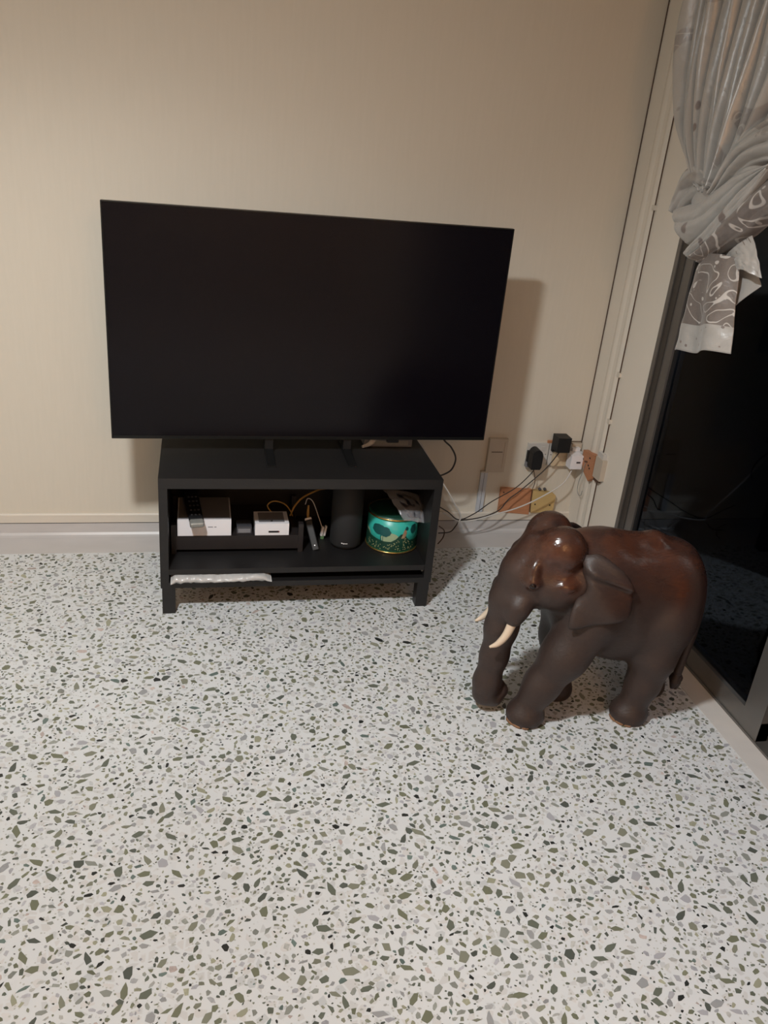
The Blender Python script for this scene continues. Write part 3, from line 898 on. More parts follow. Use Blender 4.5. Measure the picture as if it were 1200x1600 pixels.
# folded plastic sleeve in the slot below the shelf
def sleeve():
    x0, x1, yf = -1.600, -1.285, KY0 + 0.004
    root = empty('plastic_sleeve', ((x0 + x1) / 2, yf + 0.06, 0.1125))
    tag(root, 'crumpled clear plastic sleeve pushed into the slot under the shelf', 'packaging')
    vv, ff = [], []
    n, k = 70, 16
    for i in range(n + 1):
        t = i / n
        x = x0 + (x1 - x0) * t
        end = min(1.0, 10 * t + 0.45, 7 * (1 - t) + 0.25)
        h = (0.0135 + 0.0025 * math.sin(9 * t) + 0.004 * mnoise.noise(Vector((t * 14, 0, 0)))) * end
        lift = 0.005 * t
        for j in range(k):
            a_ = 2 * math.pi * j / k
            w = 0.034 * math.cos(a_)
            z = math.sin(a_)
            nz = mnoise.noise(Vector((t * 26, a_ * 1.7, 2))) * 0.35 + mnoise.noise(Vector((t * 60, a_ * 3, 5))) * 0.18
            zz = 0.1132 + h + h * z * (1 + nz) + lift
            yy = yf + 0.010 + w * (1 + 0.12 * mnoise.noise(Vector((t * 18, a_, 7))))
            top = 0.1392 if yy > KY0 + 0.001 else 0.1392 + min(0.012, (KY0 + 0.001 - yy) * 2.0)
            vv.append((x, yy, max(0.1131, min(top, zz))))
    for i in range(n):
        for j in range(k):
            a_ = i * k + j; b2 = i * k + (j + 1) % k
            ff.append((a_, b2, b2 + k, a_ + k))
    ff.append(tuple(range(k))); ff.append(tuple(range(n * k, n * k + k))[::-1])
    mesh_obj('film', vv, ff, mat('sleeve_plastic', (0.62, 0.61, 0.60), 0.25, trans=0.25, bump=0.5, bscale=70), root)


sleeve()

# ================================================================== sockets and wiring
def plate(name, x0, x1, z0, z1, d, mt, label, cat, switch=True, bev=0.003):
    r = empty(name, ((x0 + x1) / 2, 0, z0)); tag(r, label, cat)
    box('faceplate', x0, x1, -d, 0, z0, z1, mt, r, bevel=bev)
    if switch:
        cx = x1 - 0.024
        box('rocker_switch', cx - 0.008, cx + 0.008, -d - 0.003, -d, z1 - 0.028, z1 - 0.012, mt, r, bevel=0.001)
        for sx in (x0 + 0.010, x1 - 0.010):
            lathe('screw', [(0, 0), (0.003, 0), (0.0026, 0.0012), (0, 0.0012)], M['silver'], r, n=10, mtx=Matrix.Translation((sx, -d, (z0 + z1) / 2)) @ Matrix.Rotation(math.radians(90), 4, 'X'))
    return r


plate('wall_socket', -0.232, -0.146, 0.303, 0.390, 0.016, M['plate'], 'white wall socket left in the row with a rounded black plug', 'socket')
s2 = plate('wall_socket', -0.142, -0.050, 0.298, 0.390, 0.016, M['plate'], 'cream-faced middle wall socket carrying the square black adapter', 'socket')
box('cream_cover', -0.125, -0.052, -0.0225, -0.016, 0.297, 0.362, M['creamplate'], s2, bevel=0.002)
tag(prism('backing_strip', [(-0.150, 0.390), (-0.055, 0.390), (-0.055, 0.402), (-0.150, 0.400)], 'y', -0.010, 0.0, M['wood'], bevel=0.001), 'thin strip of orange wood above the middle wall socket', 'wood strip')
plate('wall_socket', -0.046, -0.004, 0.305, 0.392, 0.014, M['dirtyplate'], 'narrow cream wall socket in the corner behind the white charger', 'socket', False)

# rounded black plug-top adapter
a1 = empty('power_plug', (-0.215, -0.016, 0.30)); tag(a1, 'rounded black power adapter plugged into the left wall socket', 'power adapter')
pr = [(-0.233, 0.302), (-0.196, 0.302), (-0.191, 0.312), (-0.191, 0.358)] + [(-0.2125 + 0.0215 * math.cos(t), 0.358 + 0.026 * math.sin(t)) for t in [math.pi * k / 8 for k in range(1, 8)]] + [(-0.234, 0.358), (-0.234, 0.306)]
prism('body', pr, 'y', -0.078, -0.030, M['black'], a1, bevel=0.004)
prism('plug_face', [(-0.236, 0.318), (-0.184, 0.318), (-0.184, 0.362), (-0.236, 0.362)], 'y', -0.031, -0.016, M['black'], a1, bevel=0.004)
prism('shutter_block', [(-0.238, 0.296), (-0.214, 0.296), (-0.214, 0.317), (-0.238, 0.317)], 'y', -0.034, -0.016, M['grey'], a1, bevel=0.003)

a2 = empty('power_adapter', (-0.12, -0.0225, 0.38)); tag(a2, 'square black power adapter plugged into the middle wall socket', 'power adapter')
box('body', -0.143, -0.089, -0.088, -0.030, 0.379, 0.439, M['black'], a2, bevel=0.006, seg=3)
box('plug_face', -0.136, -0.092, -0.031, -0.016, 0.362, 0.420, M['black'], a2, bevel=0.002)

a3 = empty('usb_charger', (-0.04, -0.014, 0.30)); tag(a3, 'white charger plugged in at the wall corner', 'charger')
box('plug_base', -0.062, -0.006, -0.036, -0.014, 0.300, 0.362, M['white'], a3, bevel=0.004)
box('body', -0.070, -0.020, -0.078, -0.036, 0.306, 0.362, M['whitebright'], a3, bevel=0.009, seg=3)
box('usb_port', -0.046, -0.029, -0.0788, -0.0775, 0.331, 0.338, M['greydark'], a3)
box('switch_tab', -0.048, -0.016, -0.030, -0.014, 0.363, 0.378, M['white'], a3, bevel=0.003)

# phone socket, cable trunking
ps = plate('phone_socket', -0.398, -0.322, 0.268, 0.408, 0.020, M['dirtyplate'], 'cream phone socket box on the wall beside the television', 'socket box', False, 0.004)
box('slot_line', -0.386, -0.340, -0.0205, -0.0195, 0.352, 0.355, M['browncable'], ps)
box('rib', -0.334, -0.326, -0.022, -0.019, 0.285, 0.395, M['dirtyplate'], ps, bevel=0.001)
ct = empty('cable_trunking', (-0.395, 0, 0.09)); tag(ct, 'short white plastic cable trunking running down to the skirting', 'trunking')
bm = bmesh.new()
bx(bm, -0.412, -0.384, -0.012, 0.0, 0.089, 0.266)
build('cover', bm, mat('bluish_white_plastic', (0.50, 0.52, 0.56), 0.4, var=0.06), ct, bevel=0.0015)
box('joint_line', -0.399, -0.397, -0.0126, -0.0118, 0.089, 0.266, M['grey'], ct)
box('end_clip', -0.4135, -0.3825, -0.0135, 0.0, 0.262, 0.2675, M['dirtyplate'], ct, bevel=0.001)

# timber blocks near the skirting
wb2 = empty('wood_block', (-0.25, 0, 0.085)); tag(wb2, 'orange wooden mounting board low on the wall by the skirting', 'wood board')
prism('board', [(-0.318, 0.196), (-0.187, 0.189), (-0.182, 0.078), (-0.316, 0.0905)], 'y', -0.016, 0.0, M['wood'], wb2, bevel=0.0015)
for (x, z) in ((-0.306, 0.178),):
    lathe('screw', [(0, 0), (0.0032, 0), (0.0028, 0.0016), (0, 0.0016)], M['browncable'], wb2, n=10, mtx=Matrix.Translation((x, -0.016, z)) @ Matrix.Rotation(math.radians(90), 4, 'X'))
yb = empty('junction_cover', (-0.13, 0, 0.065)); tag(yb, 'pale yellow cover plate beside the orange wooden board', 'cover plate')
prism('cover', [(-0.184, 0.188), (-0.092, 0.176), (-0.080, 0.166), (-0.082, 0.0905), (-0.180, 0.0905)], 'y', -0.024, 0.0, M['yellowwood'], yb, bevel=0.002)
for (x, z) in ((-0.165, 0.128), (-0.100, 0.124)):
    lathe('screw', [(0, 0), (0.0034, 0), (0.0028, 0.0016), (0, 0.0016)], M['black'], yb, n=10, mtx=Matrix.Translation((x, -0.024, z)) @ Matrix.Rotation(math.radians(90), 4, 'X'))
for x in (-0.150, -0.128):
    lathe('terminal', [(0, 0), (0.006, 0), (0.006, 0.008), (0.003, 0.011), (0, 0.011)], M['greydark'], yb, n=12, mtx=Matrix.Translation((x, -0.006, 0.190)) @ Matrix.Rotation(math.radians(90), 4, 'X'))

# on the pier: orange board with hook, white box, surface wire with clips
ob = empty('mounting_board', (0, -0.11, 0.30)); tag(ob, 'small orange wooden board on the pier with a bent wire hook', 'wood board')
prism('board', [(-0.066, 0.386), (-0.168, 0.400), (-0.172, 0.306), (-0.150, 0.285), (-0.098, 0.305), (-0.066, 0.345)], 'x', -0.020, 0.0, M['wood'], ob, bevel=0.0015)
for (y, z) in ((-0.078, 0.352), (-0.098, 0.348), (-0.112, 0.352), (-0.13, 0.344), (-0.142, 0.336), (-0.132, 0.375)):
    box('old_hole', -0.0212, -0.0195, y - 0.004, y + 0.004, z - 0.003, z + 0.003, M['black'], ob)
tube('wire_hook', [(-0.022, -0.108, 0.345), (-0.026, -0.104, 0.30), (-0.024, -0.086, 0.255), (-0.024, -0.088, 0.222), (-0.024, -0.105, 0.208), (-0.024, -0.124, 0.213), (-0.024, -0.13, 0.235)], 0.0014, M['silver'], ob)
jb = empty('junction_box', (0, -0.205, 0.31)); tag(jb, 'small white junction box on the pier beside the orange board', 'junction box')
box('cover', -0.020, 0.0, -0.236, -0.178, 0.320, 0.404, M['dirtyplate'], jb, bevel=0.003)
box('upper_gland', -0.016, 0.0, -0.226, -0.180, 0.404, 0.424, M['plate'], jb, bevel=0.004)
box('lower_gland', -0.020, -0.004, -0.222, -0.19, 0.309, 0.318, M['browncable'], jb, bevel=0.002)
sw = empty('surface_wire', (0, -0.194, 0)); tag(sw, 'thin brown surface wire running up the pier above and below the junction box', 'wire')
tube('wire', [(-0.004, -0.194, 0.0), (-0.004, -0.195, 0.16), (-0.004, -0.194, 0.312)], 0.0021, M['browncable'], sw)
tube('wire', [(-0.004, -0.196, 0.422), (-0.004, -0.194, 0.9), (-0.004, -0.193, 1.6), (-0.004, -0.194, ZC)], 0.0021, M['browncable'], sw)
for z in (0.54, 0.72, 1.30):
    box('wire_clip', -0.010, 0.0, -0.204, -0.184, z, z + 0.016, M['trim'], sw, bevel=0.002)
cw = empty('corner_groove', (0, 0, 0.35)); tag(cw, 'thin dark strand standing for the groove down the room corner', 'wire')
tube('wire', [(-0.003, -0.003, ZC), (-0.003, -0.003, 1.2), (-0.003, -0.003, 0.396)], 0.0018, M['browncable'], cw)  # strand drawn in place of the dark corner groove
tube('panel_outline', [(-0.055, -0.004, 0.3975), (-0.003, -0.004, 0.3975), (-0.003, -0.004, 0.352)], 0.0015, M['browncable'], cw, curve=False)  # strand drawn in place of a panel's outline


def cable(name, pts, r, mt, label):
    return tag(tube(name, pts, r, mt, per=10), label, 'cable')


J = at(717, 812, y=-0.13)
cable('adapter_cable', [(-0.214, -0.055, 0.304), (-0.215, -0.055, 0.284), at(806, 762, y=-0.06), at(768, 784, y=-0.075), at(742, 802, y=-0.10), J, at(700, 800, y=-0.15), at(683, 790, y=-0.16)], 0.0021, M['blackcable'],
      'thin black cable from the rounded plug sagging to the cabinet')
cable('adapter_cable', [(-0.112, -0.06, 0.381), at(852, 733, y=-0.06), at(815, 765, y=-0.06), at(795, 780, y=-0.065), at(780, 797, y=-0.07), at(760, 806, y=-0.09), at(738, 811, y=-0.11), J + Vector((0.005, -0.004, 0)), at(712, 822, y=-0.14), at(703, 831, y=-0.15), at(685, 833, y=-0.16)], 0.0023, M['blackcable'],
      'black cable from the square adapter dropping across the orange board')
cable('charger_cable', [(-0.046, -0.06, 0.308), at(880, 755, y=-0.08), at(845, 777, y=-0.09), at(810, 793, y=-0.09), at(776, 803, y=-0.10), at(740, 813, y=-0.12), at(715, 814, y=-0.14), at(692, 800, y=-0.16)], 0.0028, M['whitecable'],
      'white cable hanging from the charger towards the cabinet')
cable('plug_lead', [(-0.213, -0.050, 0.304), at(836, 752, y=-0.03), at(832, 765, y=-0.026), at(829, 785, y=-0.026), at(828, 800, y=-0.026)], 0.0016, M['browncable'],
      'short brown lead hanging straight down between the two boards')
cable('television_cable', [(-0.70, -0.282, 0.56), at(693, 686, y=-0.28), at(705, 699, y=-0.26), at(712, 716, y=-0.24), at(706, 733, y=-0.22), at(694, 741, y=-0.20), at(680, 745, y=-0.175)], 0.0032, M['blackcable'],
      'black cable looping from the television down behind the cabinet')
cable('aerial_cable', [(-0.80, -0.20, 0.49), at(656, 692, y=-0.172), at(668, 712, y=-0.168), at(684, 742, y=-0.165), at(700, 768, y=-0.16), at(712, 790, y=-0.15), at(720, 806, y=-0.14), at(716, 818, y=-0.14)], 0.0030, M['whitecable'],
      'pale cable running down the back right edge of the cabinet')
cable('floor_cable', [at(686, 822, y=-0.16), at(694, 829, y=-0.15), at(692, 840, y=-0.15), at(684, 850, y=-0.16)], 0.0022, M['browncable'],
      'thin brown cable loop low behind the right cabinet side')

# ================================================================== signed-distance modelling
class SDF:
    def __init__(s, lo, hi, h):
        s.lo = np.array(lo, np.float32); s.h = h
        s.n = [int((hi[i] - lo[i]) / h) + 2 for i in range(3)]
        ax = [s.lo[i] + h * np.arange(s.n[i], dtype=np.float32) for i in range(3)]
        s.X, s.Y, s.Z = ax[0][:, None, None], ax[1][None, :, None], ax[2][None, None, :]
        s.d = np.full(s.n, 1.0, np.float32)
    def sub(s, c0, c1):
        sl_ = []
        for i in range(3):
            a = max(0, int((c0[i] - s.lo[i]) / s.h)); b = min(s.n[i], int((c1[i] - s.lo[i]) / s.h) + 2)
            sl_.append(slice(a, max(a + 1, b)))
        return tuple(sl_), s.X[sl_[0]], s.Y[:, sl_[1]], s.Z[:, :, sl_[2]]
    def blend(s, sl_, nd, k, op='u'):
        a = s.d[sl_]
        if op == 'u':
            hh = np.clip(0.5 + 0.5 * (a - nd) / k, 0, 1)
            s.d[sl_] = a + (nd - a) * hh - k * hh * (1 - hh)
        else:
            nd = -nd
            hh = np.clip(0.5 - 0.5 * (a - nd) / k, 0, 1)
            s.d[sl_] = a + (nd - a) * hh + k * hh * (1 - hh)
    def ell(s, c, r, k=0.02, rot=None, op='u'):
        R_ = max(r) + 3 * k
        sl_, X, Y, Z = s.sub([c[i] - R_ for i in range(3)], [c[i] + R_ for i in range(3)])
        x, y, z = X - c[0], Y - c[1], Z - c[2]
        if rot is not None:
            mt = rot.transposed()
            x, y, z = (mt[0][0] * x + mt[0][1] * y + mt[0][2] * z, mt[1][0] * x + mt[1][1] * y + mt[1][2] * z, mt[2][0] * x + mt[2][1] * y + mt[2][2] * z)
        k0 = np.sqrt((x / r[0]) ** 2 + (y / r[1]) ** 2 + (z / r[2]) ** 2) + 1e-9
        k1 = np.sqrt((x / r[0] ** 2) ** 2 + (y / r[1] ** 2) ** 2 + (z / r[2] ** 2) ** 2) + 1e-9
        s.blend(sl_, (k0 * (k0 - 1) / k1).astype(np.float32), k, op)
    def cone(s, a, b, ra, rb, k=0.02, op='u', flat=None):
        R_ = max(ra, rb) + 3 * k
        sl_, X, Y, Z = s.sub([min(a[i], b[i]) - R_ for i in range(3)], [max(a[i], b[i]) + R_ for i in range(3)])
        ab = [b[i] - a[i] for i in range(3)]; L2 = sum(q * q for q in ab) + 1e-12
        t = np.clip(((X - a[0]) * ab[0] + (Y - a[1]) * ab[1] + (Z - a[2]) * ab[2]) / L2, 0, 1)
        f = flat or (1, 1, 1)
        dd = np.sqrt(((X - a[0] - ab[0] * t) / f[0]) ** 2 + ((Y - a[1] - ab[1] * t) / f[1]) ** 2 + ((Z - a[2] - ab[2] * t) / f[2]) ** 2) - (ra + (rb - ra) * t)
        s.blend(sl_, dd.astype(np.float32), k, op)
    def chain(s, pts, rads, k=0.02, op='u', flat=None):
        for i in range(len(pts) - 1): s.cone(pts[i], pts[i + 1], rads[i], rads[i + 1], k, op, flat)
    def floor(s, z):
        s.d = np.maximum(s.d, (z - s.Z) + 0 * s.d)
    def mesh(s):
        d = s.d; ins = d < 0
        nx, ny, nz = d.shape
        cells = np.zeros((nx - 1, ny - 1, nz - 1), bool)
        first = ins[:-1, :-1, :-1]
        corners = [(i, j, k) for i in (0, 1) for j in (0, 1) for k in (0, 1)]
        def cut(a, c): return a[c[0]:c[0] + nx - 1, c[1]:c[1] + ny - 1, c[2]:c[2] + nz - 1]
        for c in corners: cells |= cut(ins, c) != first
        idx = np.argwhere(cells)
        num = np.full(cells.shape, -1, np.int64); num[cells] = np.arange(len(idx))
        acc = np.zeros((len(idx), 3)); cnt = np.zeros(len(idx))
        for ax in range(3):
            for c in corners:
                if c[ax]: continue
                e = list(c); e[ax] = 1
                va = d[idx[:, 0] + c[0], idx[:, 1] + c[1], idx[:, 2] + c[2]].astype(float)
                vb = d[idx[:, 0] + e[0], idx[:, 1] + e[1], idx[:, 2] + e[2]].astype(float)
                mk = (va < 0) != (vb < 0)
                t = np.where(mk, va / np.where(mk, va - vb, 1), 0)
                p = np.array(c, float)[None, :] + np.zeros((len(idx), 3)); p[:, ax] += t
                acc += np.where(mk[:, None], p, 0); cnt += mk
        V = (idx + acc / cnt[:, None]) * s.h + s.lo
        quads = []
        for ax in range(3):
            sa = [slice(None)] * 3; sb = [slice(None)] * 3
            sa[ax] = slice(0, -1); sb[ax] = slice(1, None)
            ch = ins[tuple(sa)] != ins[tuple(sb)]
            p = np.argwhere(ch)
            o1, o2 = [(1, 2), (2, 0), (0, 1)][ax]
            p = p[(p[:, o1] > 0) & (p[:, o2] > 0) & (p[:, o1] < d.shape[o1] - 1) & (p[:, o2] < d.shape[o2] - 1)]
            flip = ins[p[:, 0], p[:, 1], p[:, 2]]
            q_ = []
            for (a, b) in ((0, 0), (-1, 0), (-1, -1), (0, -1)):
                pp = p.copy(); pp[:, o1] += a; pp[:, o2] += b
                q_.append(num[pp[:, 0], pp[:, 1], pp[:, 2]])
            q_ = np.stack(q_, 1)
            q_[~flip] = q_[~flip][:, ::-1]
            quads.append(q_)
        Q = np.concatenate(quads)
        return V, Q


def np_mesh(name, V, Q, mt, parent=None, relax=2):
    # light Laplacian relax
    for _ in range(relax):
        s_ = np.zeros_like(V); c_ = np.zeros(len(V))
        for a, b in ((0, 1), (1, 2), (2, 3), (3, 0)):
            np.add.at(s_, Q[:, a], V[Q[:, b]]); np.add.at(c_, Q[:, a], 1)
            np.add.at(s_, Q[:, b], V[Q[:, a]]); np.add.at(c_, Q[:, b], 1)
        V = V * 0.45 + 0.55 * s_ / c_[:, None]
    me = bpy.data.meshes.new(name)
    me.vertices.add(len(V)); me.vertices.foreach_set('co', V.astype(np.float32).ravel())
    me.loops.add(len(Q) * 4); me.loops.foreach_set('vertex_index', Q.astype(np.int32).ravel())
    me.polygons.add(len(Q)); me.polygons.foreach_set('loop_start', np.arange(len(Q), dtype=np.int32) * 4)
    me.polygons.foreach_set('use_smooth', np.ones(len(Q), bool))
    me.update(calc_edges=True); me.validate()
    o = bpy.data.objects.new(name, me); col.objects.link(o)
    me.materials.append(mt)
    return attach(o, parent), V


# ================================================================== carved elephant
EY = -1.135


def ep(x, s, z):
    """elephant point: s = offset from its middle plane towards the viewer's side"""
    return (x, EY - s, z)


def elephant():
    root = empty('elephant_statue', (-0.40, EY, 0))
    tag(root, 'carved dark brown wooden elephant with pale tusks walking on the floor', 'statue')
    S = SDF((-0.82, EY - 0.215, -0.02), (-0.05, EY + 0.20, 0.66), 0.0042)
    # trunk of the body
    S.ell(ep(-0.375, 0, 0.365), (0.205, 0.126, 0.172), 0.03)
    S.ell(ep(-0.475, 0, 0.405), (0.130, 0.112, 0.150), 0.04)
    S.ell(ep(-0.255, 0, 0.365), (0.118, 0.114, 0.168), 0.04)
    S.ell(ep(-0.345, 0, 0.27), (0.16, 0.105, 0.10), 0.04)
    S.cone(ep(-0.52, 0, 0.532), ep(-0.32, 0, 0.530), 0.020, 0.020, 0.04)
    S.chain([ep(-0.32, 0, 0.530), ep(-0.22, 0, 0.478), ep(-0.160, 0, 0.385)], [0.02, 0.02, 0.018], 0.03)
    # carved hollows of haunch and shoulder
    S.ell(ep(-0.335, 0.140, 0.43), (0.05, 0.018, 0.09), 0.03, op='s')
    # neck and head
    S.cone(ep(-0.48, 0, 0.44), ep(-0.585, 0, 0.455), 0.110, 0.088, 0.04)
    S.ell(ep(-0.625, 0, 0.455), (0.070, 0.082, 0.095), 0.03)
    S.ell(ep(-0.622, 0, 0.388), (0.066, 0.056, 0.045), 0.025)
    S.cone(ep(-0.63, 0, 0.366), ep(-0.685, 0, 0.350), 0.030, 0.014, 0.02)
    for s in (-1, 1):
        S.ell(ep(-0.602, 0.046 * s, 0.528), (0.064, 0.057, 0.066), 0.012)
        S.ell(ep(-0.600, 0.060 * s, 0.420), (0.055, 0.042, 0.052), 0.03)
        S.chain([ep(-0.650, 0.050 * s, 0.535), ep(-0.676, 0.062 * s, 0.485), ep(-0.682, 0.070 * s, 0.455)], [0.009, 0.013, 0.018], 0.012)
        S.ell(ep(-0.676, 0.074 * s, 0.448), (0.023, 0.016, 0.016), 0.01)
        S.ell(ep(-0.592, 0.096 * s, 0.448), (0.026, 0.014, 0.014), 0.012)
        # hollow behind the eye
        S.ell(ep(-0.640, 0.100 * s, 0.485), (0.024, 0.016, 0.030), 0.02, op='s')
        # groove between cheek and trunk
        S.chain([ep(-0.668, 0.092 * s, 0.425), ep(-0.662, 0.086 * s, 0.390), ep(-0.668, 0.070 * s, 0.350)], [0.007, 0.010, 0.009], 0.012, op='s')
        # tusk sheath
        S.chain([ep(-0.670, 0.040 * s, 0.41), ep(-0.698, 0.054 * s, 0.368), ep(-0.706, 0.058 * s, 0.338)], [0.036, 0.030, 0.025], 0.022)
    # trunk
    S.chain([ep(-0.640, 0, 0.50), ep(-0.672, 0, 0.44), ep(-0.700, 0, 0.36), ep(-0.712, 0, 0.27), ep(-0.718, 0, 0.18), ep(-0.727, 0, 0.095), ep(-0.727, 0, 0.055)],
            [0.060, 0.062, 0.053, 0.043, 0.037, 0.036, 0.035], 0.022)
    S.ell(ep(-0.684, 0, 0.478), (0.022, 0.034, 0.030), 0.02)
    S.chain([ep(-0.727, 0, 0.055), ep(-0.702, 0, 0.043), ep(-0.683, 0, 0.062), ep(-0.686, 0, 0.084)], [0.034, 0.029, 0.021, 0.012], 0.010)
    # legs
    def leg(pts, rads, foot, k=0.03):
        S.chain([ep(*p) for p in pts], rads, k)
        S.ell(ep(foot[0], foot[1], 0.020), (0.055, 0.052, 0.044), 0.014)
    leg([(-0.490, 0.060, 0.33), (-0.545, 0.068, 0.22), (-0.592, 0.062, 0.12), (-0.617, 0.058, 0.05)], [0.078, 0.061, 0.046, 0.040], (-0.622, 0.058), 0.03)
    leg([(-0.510, -0.055, 0.32), (-0.505, -0.058, 0.20), (-0.492, -0.055, 0.10), (-0.488, -0.052, 0.05)], [0.070, 0.053, 0.045, 0.040], (-0.492, -0.052), 0.03)
    leg([(-0.262, 0.060, 0.31), (-0.280, 0.074, 0.205), (-0.290, 0.074, 0.12), (-0.308, 0.076, 0.05)], [0.084, 0.057, 0.044, 0.040], (-0.314, 0.076), 0.03)
    leg([(-0.240, -0.055, 0.30), (-0.220, -0.058, 0.19), (-0.190, -0.050, 0.11), (-0.188, -0.045, 0.05)], [0.078, 0.053, 0.043, 0.040], (-0.194, -0.045), 0.03)
    S.floor(0.0)
    V, Q = S.mesh()
    body, V = np_mesh('body', V, Q, M['elephant'], root, 3)
    # rubbed polish: crown, brow, back and haunch tops (wear pattern that belongs to the wood)
    x, y, z = V[:, 0], V[:, 1] - EY, V[:, 2]
    def blob(cx, cs, cz, r): return np.exp(-((x - cx) ** 2 + (y + cs) ** 2 + (z - cz) ** 2) / r ** 2)
    pol = np.clip(1.25 * blob(-0.62, 0.06, 0.54, 0.075) + 1.1 * blob(-0.61, -0.05, 0.55, 0.07) + 1.0 * blob(-0.69, 0.075, 0.46, 0.035) + 1.0 * blob(-0.592, 0.10, 0.448, 0.03)
                  + 0.8 * blob(-0.47, 0.04, 0.53, 0.075) + 0.8 * blob(-0.38, 0.03, 0.535, 0.07) + 0.8 * blob(-0.29, 0.03, 0.52, 0.07) + 0.8 * blob(-0.21, 0.03, 0.47, 0.07)
                  + 0.7 * blob(-0.17, 0.03, 0.40, 0.06) + 1.0 * blob(-0.285, 0.11, 0.435, 0.045) + 0.5 * blob(-0.36, 0.11, 0.47, 0.06) + 0.7 * blob(-0.69, 0.0, 0.49, 0.035), 0, 1)
    a_ = body.data.attributes.new('polish', 'FLOAT', 'POINT'); a_.data.foreach_set('value', pol.astype(np.float32))

    # ears: leaf-shaped flaps hinged at the head
    def ear(s):
        outl = [(-0.560, 0.530), (-0.520, 0.540), (-0.475, 0.515), (-0.440, 0.482), (-0.424, 0.440), (-0.420, 0.400), (-0.424, 0.380), (-0.440, 0.372), (-0.480, 0.364), (-0.525, 0.352), (-0.574, 0.340), (-0.582, 0.352), (-0.578, 0.385), (-0.566, 0.415), (-0.552, 0.435), (-0.548, 0.46), (-0.560, 0.50)]
        op = spline([Vector((p[0], 0, p[1])) for p in outl + [outl[0]]], 4)[:-1]
        cx, cz = -0.505, 0.440
        rings = 12; n = len(op)
        def pos(px, pz, side, rr):
            f = (px + 0.585) / 0.165              # 0 at hinge .. 1 at rear tip
            low = max(0, (0.50 - pz) / 0.15)
            off = 0.098 + 0.026 * math.sin(min(1, max(0, f)) * 2.0) + 0.022 * low
            off += 0.004 * math.sin(f * 8 + pz * 40)
            off -= 0.022 * math.exp(-(max(0, f - 0.10) / 0.10) ** 2) * min(1, max(0, (pz - 0.40) / 0.06)) + 0.016 * max(0, (pz - 0.505) / 0.03)
            # rolled upper fold and a crease under it
            line = 0.515 - 0.055 * max(0, f)
            off += 0.012 * math.exp(-((pz - line) / 0.010) ** 2) - 0.006 * math.exp(-((pz - line + 0.020) / 0.008) ** 2)
            th = 0.0085 * math.sqrt(max(0, 1 - rr ** 4))
            return ep(px, s * (off + (th if side > 0 else -th - 0.004)), pz)
        vv, ff = [], []
        for side in (1, -1):
            for r_ in range(rings + 1):
                f = r_ / rings
                for p in op:
                    vv.append(pos(cx + (p.x - cx) * f, cz + (p.z - cz) * f, side, f))
        off2 = (rings + 1) * n
        for b0, fl in ((0, False), (off2, True)):
            for r_ in range(rings):
                for k in range(n):
                    f = (b0 + r_ * n + k, b0 + r_ * n + (k + 1) % n, b0 + (r_ + 1) * n + (k + 1) % n, b0 + (r_ + 1) * n + k)
                    ff.append(f[::-1] if fl else f)
        for k in range(n):
            a, b = rings * n + k, rings * n + (k + 1) % n
            ff.append((a, b, b + off2, a + off2))
        bm = bmesh.new()
        bv = [bm.verts.new(p) for p in vv]
        for f in ff:
            try: bm.faces.new([bv[i] for i in f])
            except ValueError: pass
        bmesh.ops.remove_doubles(bm, verts=bm.verts[:], dist=1e-5)
        o = build('ear', bm, M['elephant'], root, smooth=True)
        a2_ = o.data.attributes.new('polish', 'FLOAT', 'POINT')
        a2_.data.foreach_set('value', np.array([0.55 * math.exp(-((v.co.x + 0.45) ** 2 + (v.co.z - 0.44) ** 2) / 0.003) for v in o.data.vertices], np.float32))
    ear(1); ear(-1)
    # tusks
    for s in (1, -1):
        tube('tusk', [ep(-0.700, 0.055 * s, 0.365), ep(-0.708, 0.059 * s, 0.328), ep(-0.722, 0.064 * s, 0.290), ep(-0.742, 0.066 * s, 0.264), ep(-0.764, 0.064 * s, 0.252)], [0.0135, 0.0135, 0.0125, 0.011, 0.0095, 0.007, 0.003], M['ivory'], root, n=14)
    # eyes
    for s in (1, -1):
        bm = bmesh.new(); bmesh.ops.create_icosphere(bm, subdivisions=3, radius=0.0088, matrix=Matrix.Translation(ep(-0.684, 0.0865 * s, 0.449)))
        build('eye', bm, M['eyeglass'], root, smooth=True)
    # tail with a tufted end
    tl = tube('tail', [ep(-0.150, 0, 0.42), ep(-0.128, 0.004, 0.34), ep(-0.128, 0.010, 0.24), ep(-0.140, 0.016, 0.16), ep(-0.148, 0.02, 0.10)], [0.016, 0.015, 0.013, 0.012, 0.012], M['elephant'], root, n=12)
    for dx, ds, dz in ((-0.010, 0.006, -0.045), (0.006, 0.0, -0.052), (0.016, -0.006, -0.036), (-0.002, -0.012, -0.04)):
        e = Vector(ep(-0.148, 0.02, 0.10))
        tube('tail_tuft', [e, e + Vector((dx * 0.7, -ds * 0.8, dz * 0.55)), e + Vector((dx, -ds, dz))], [0.012, 0.014, 0.006], M['elephant'], tl, n=8)
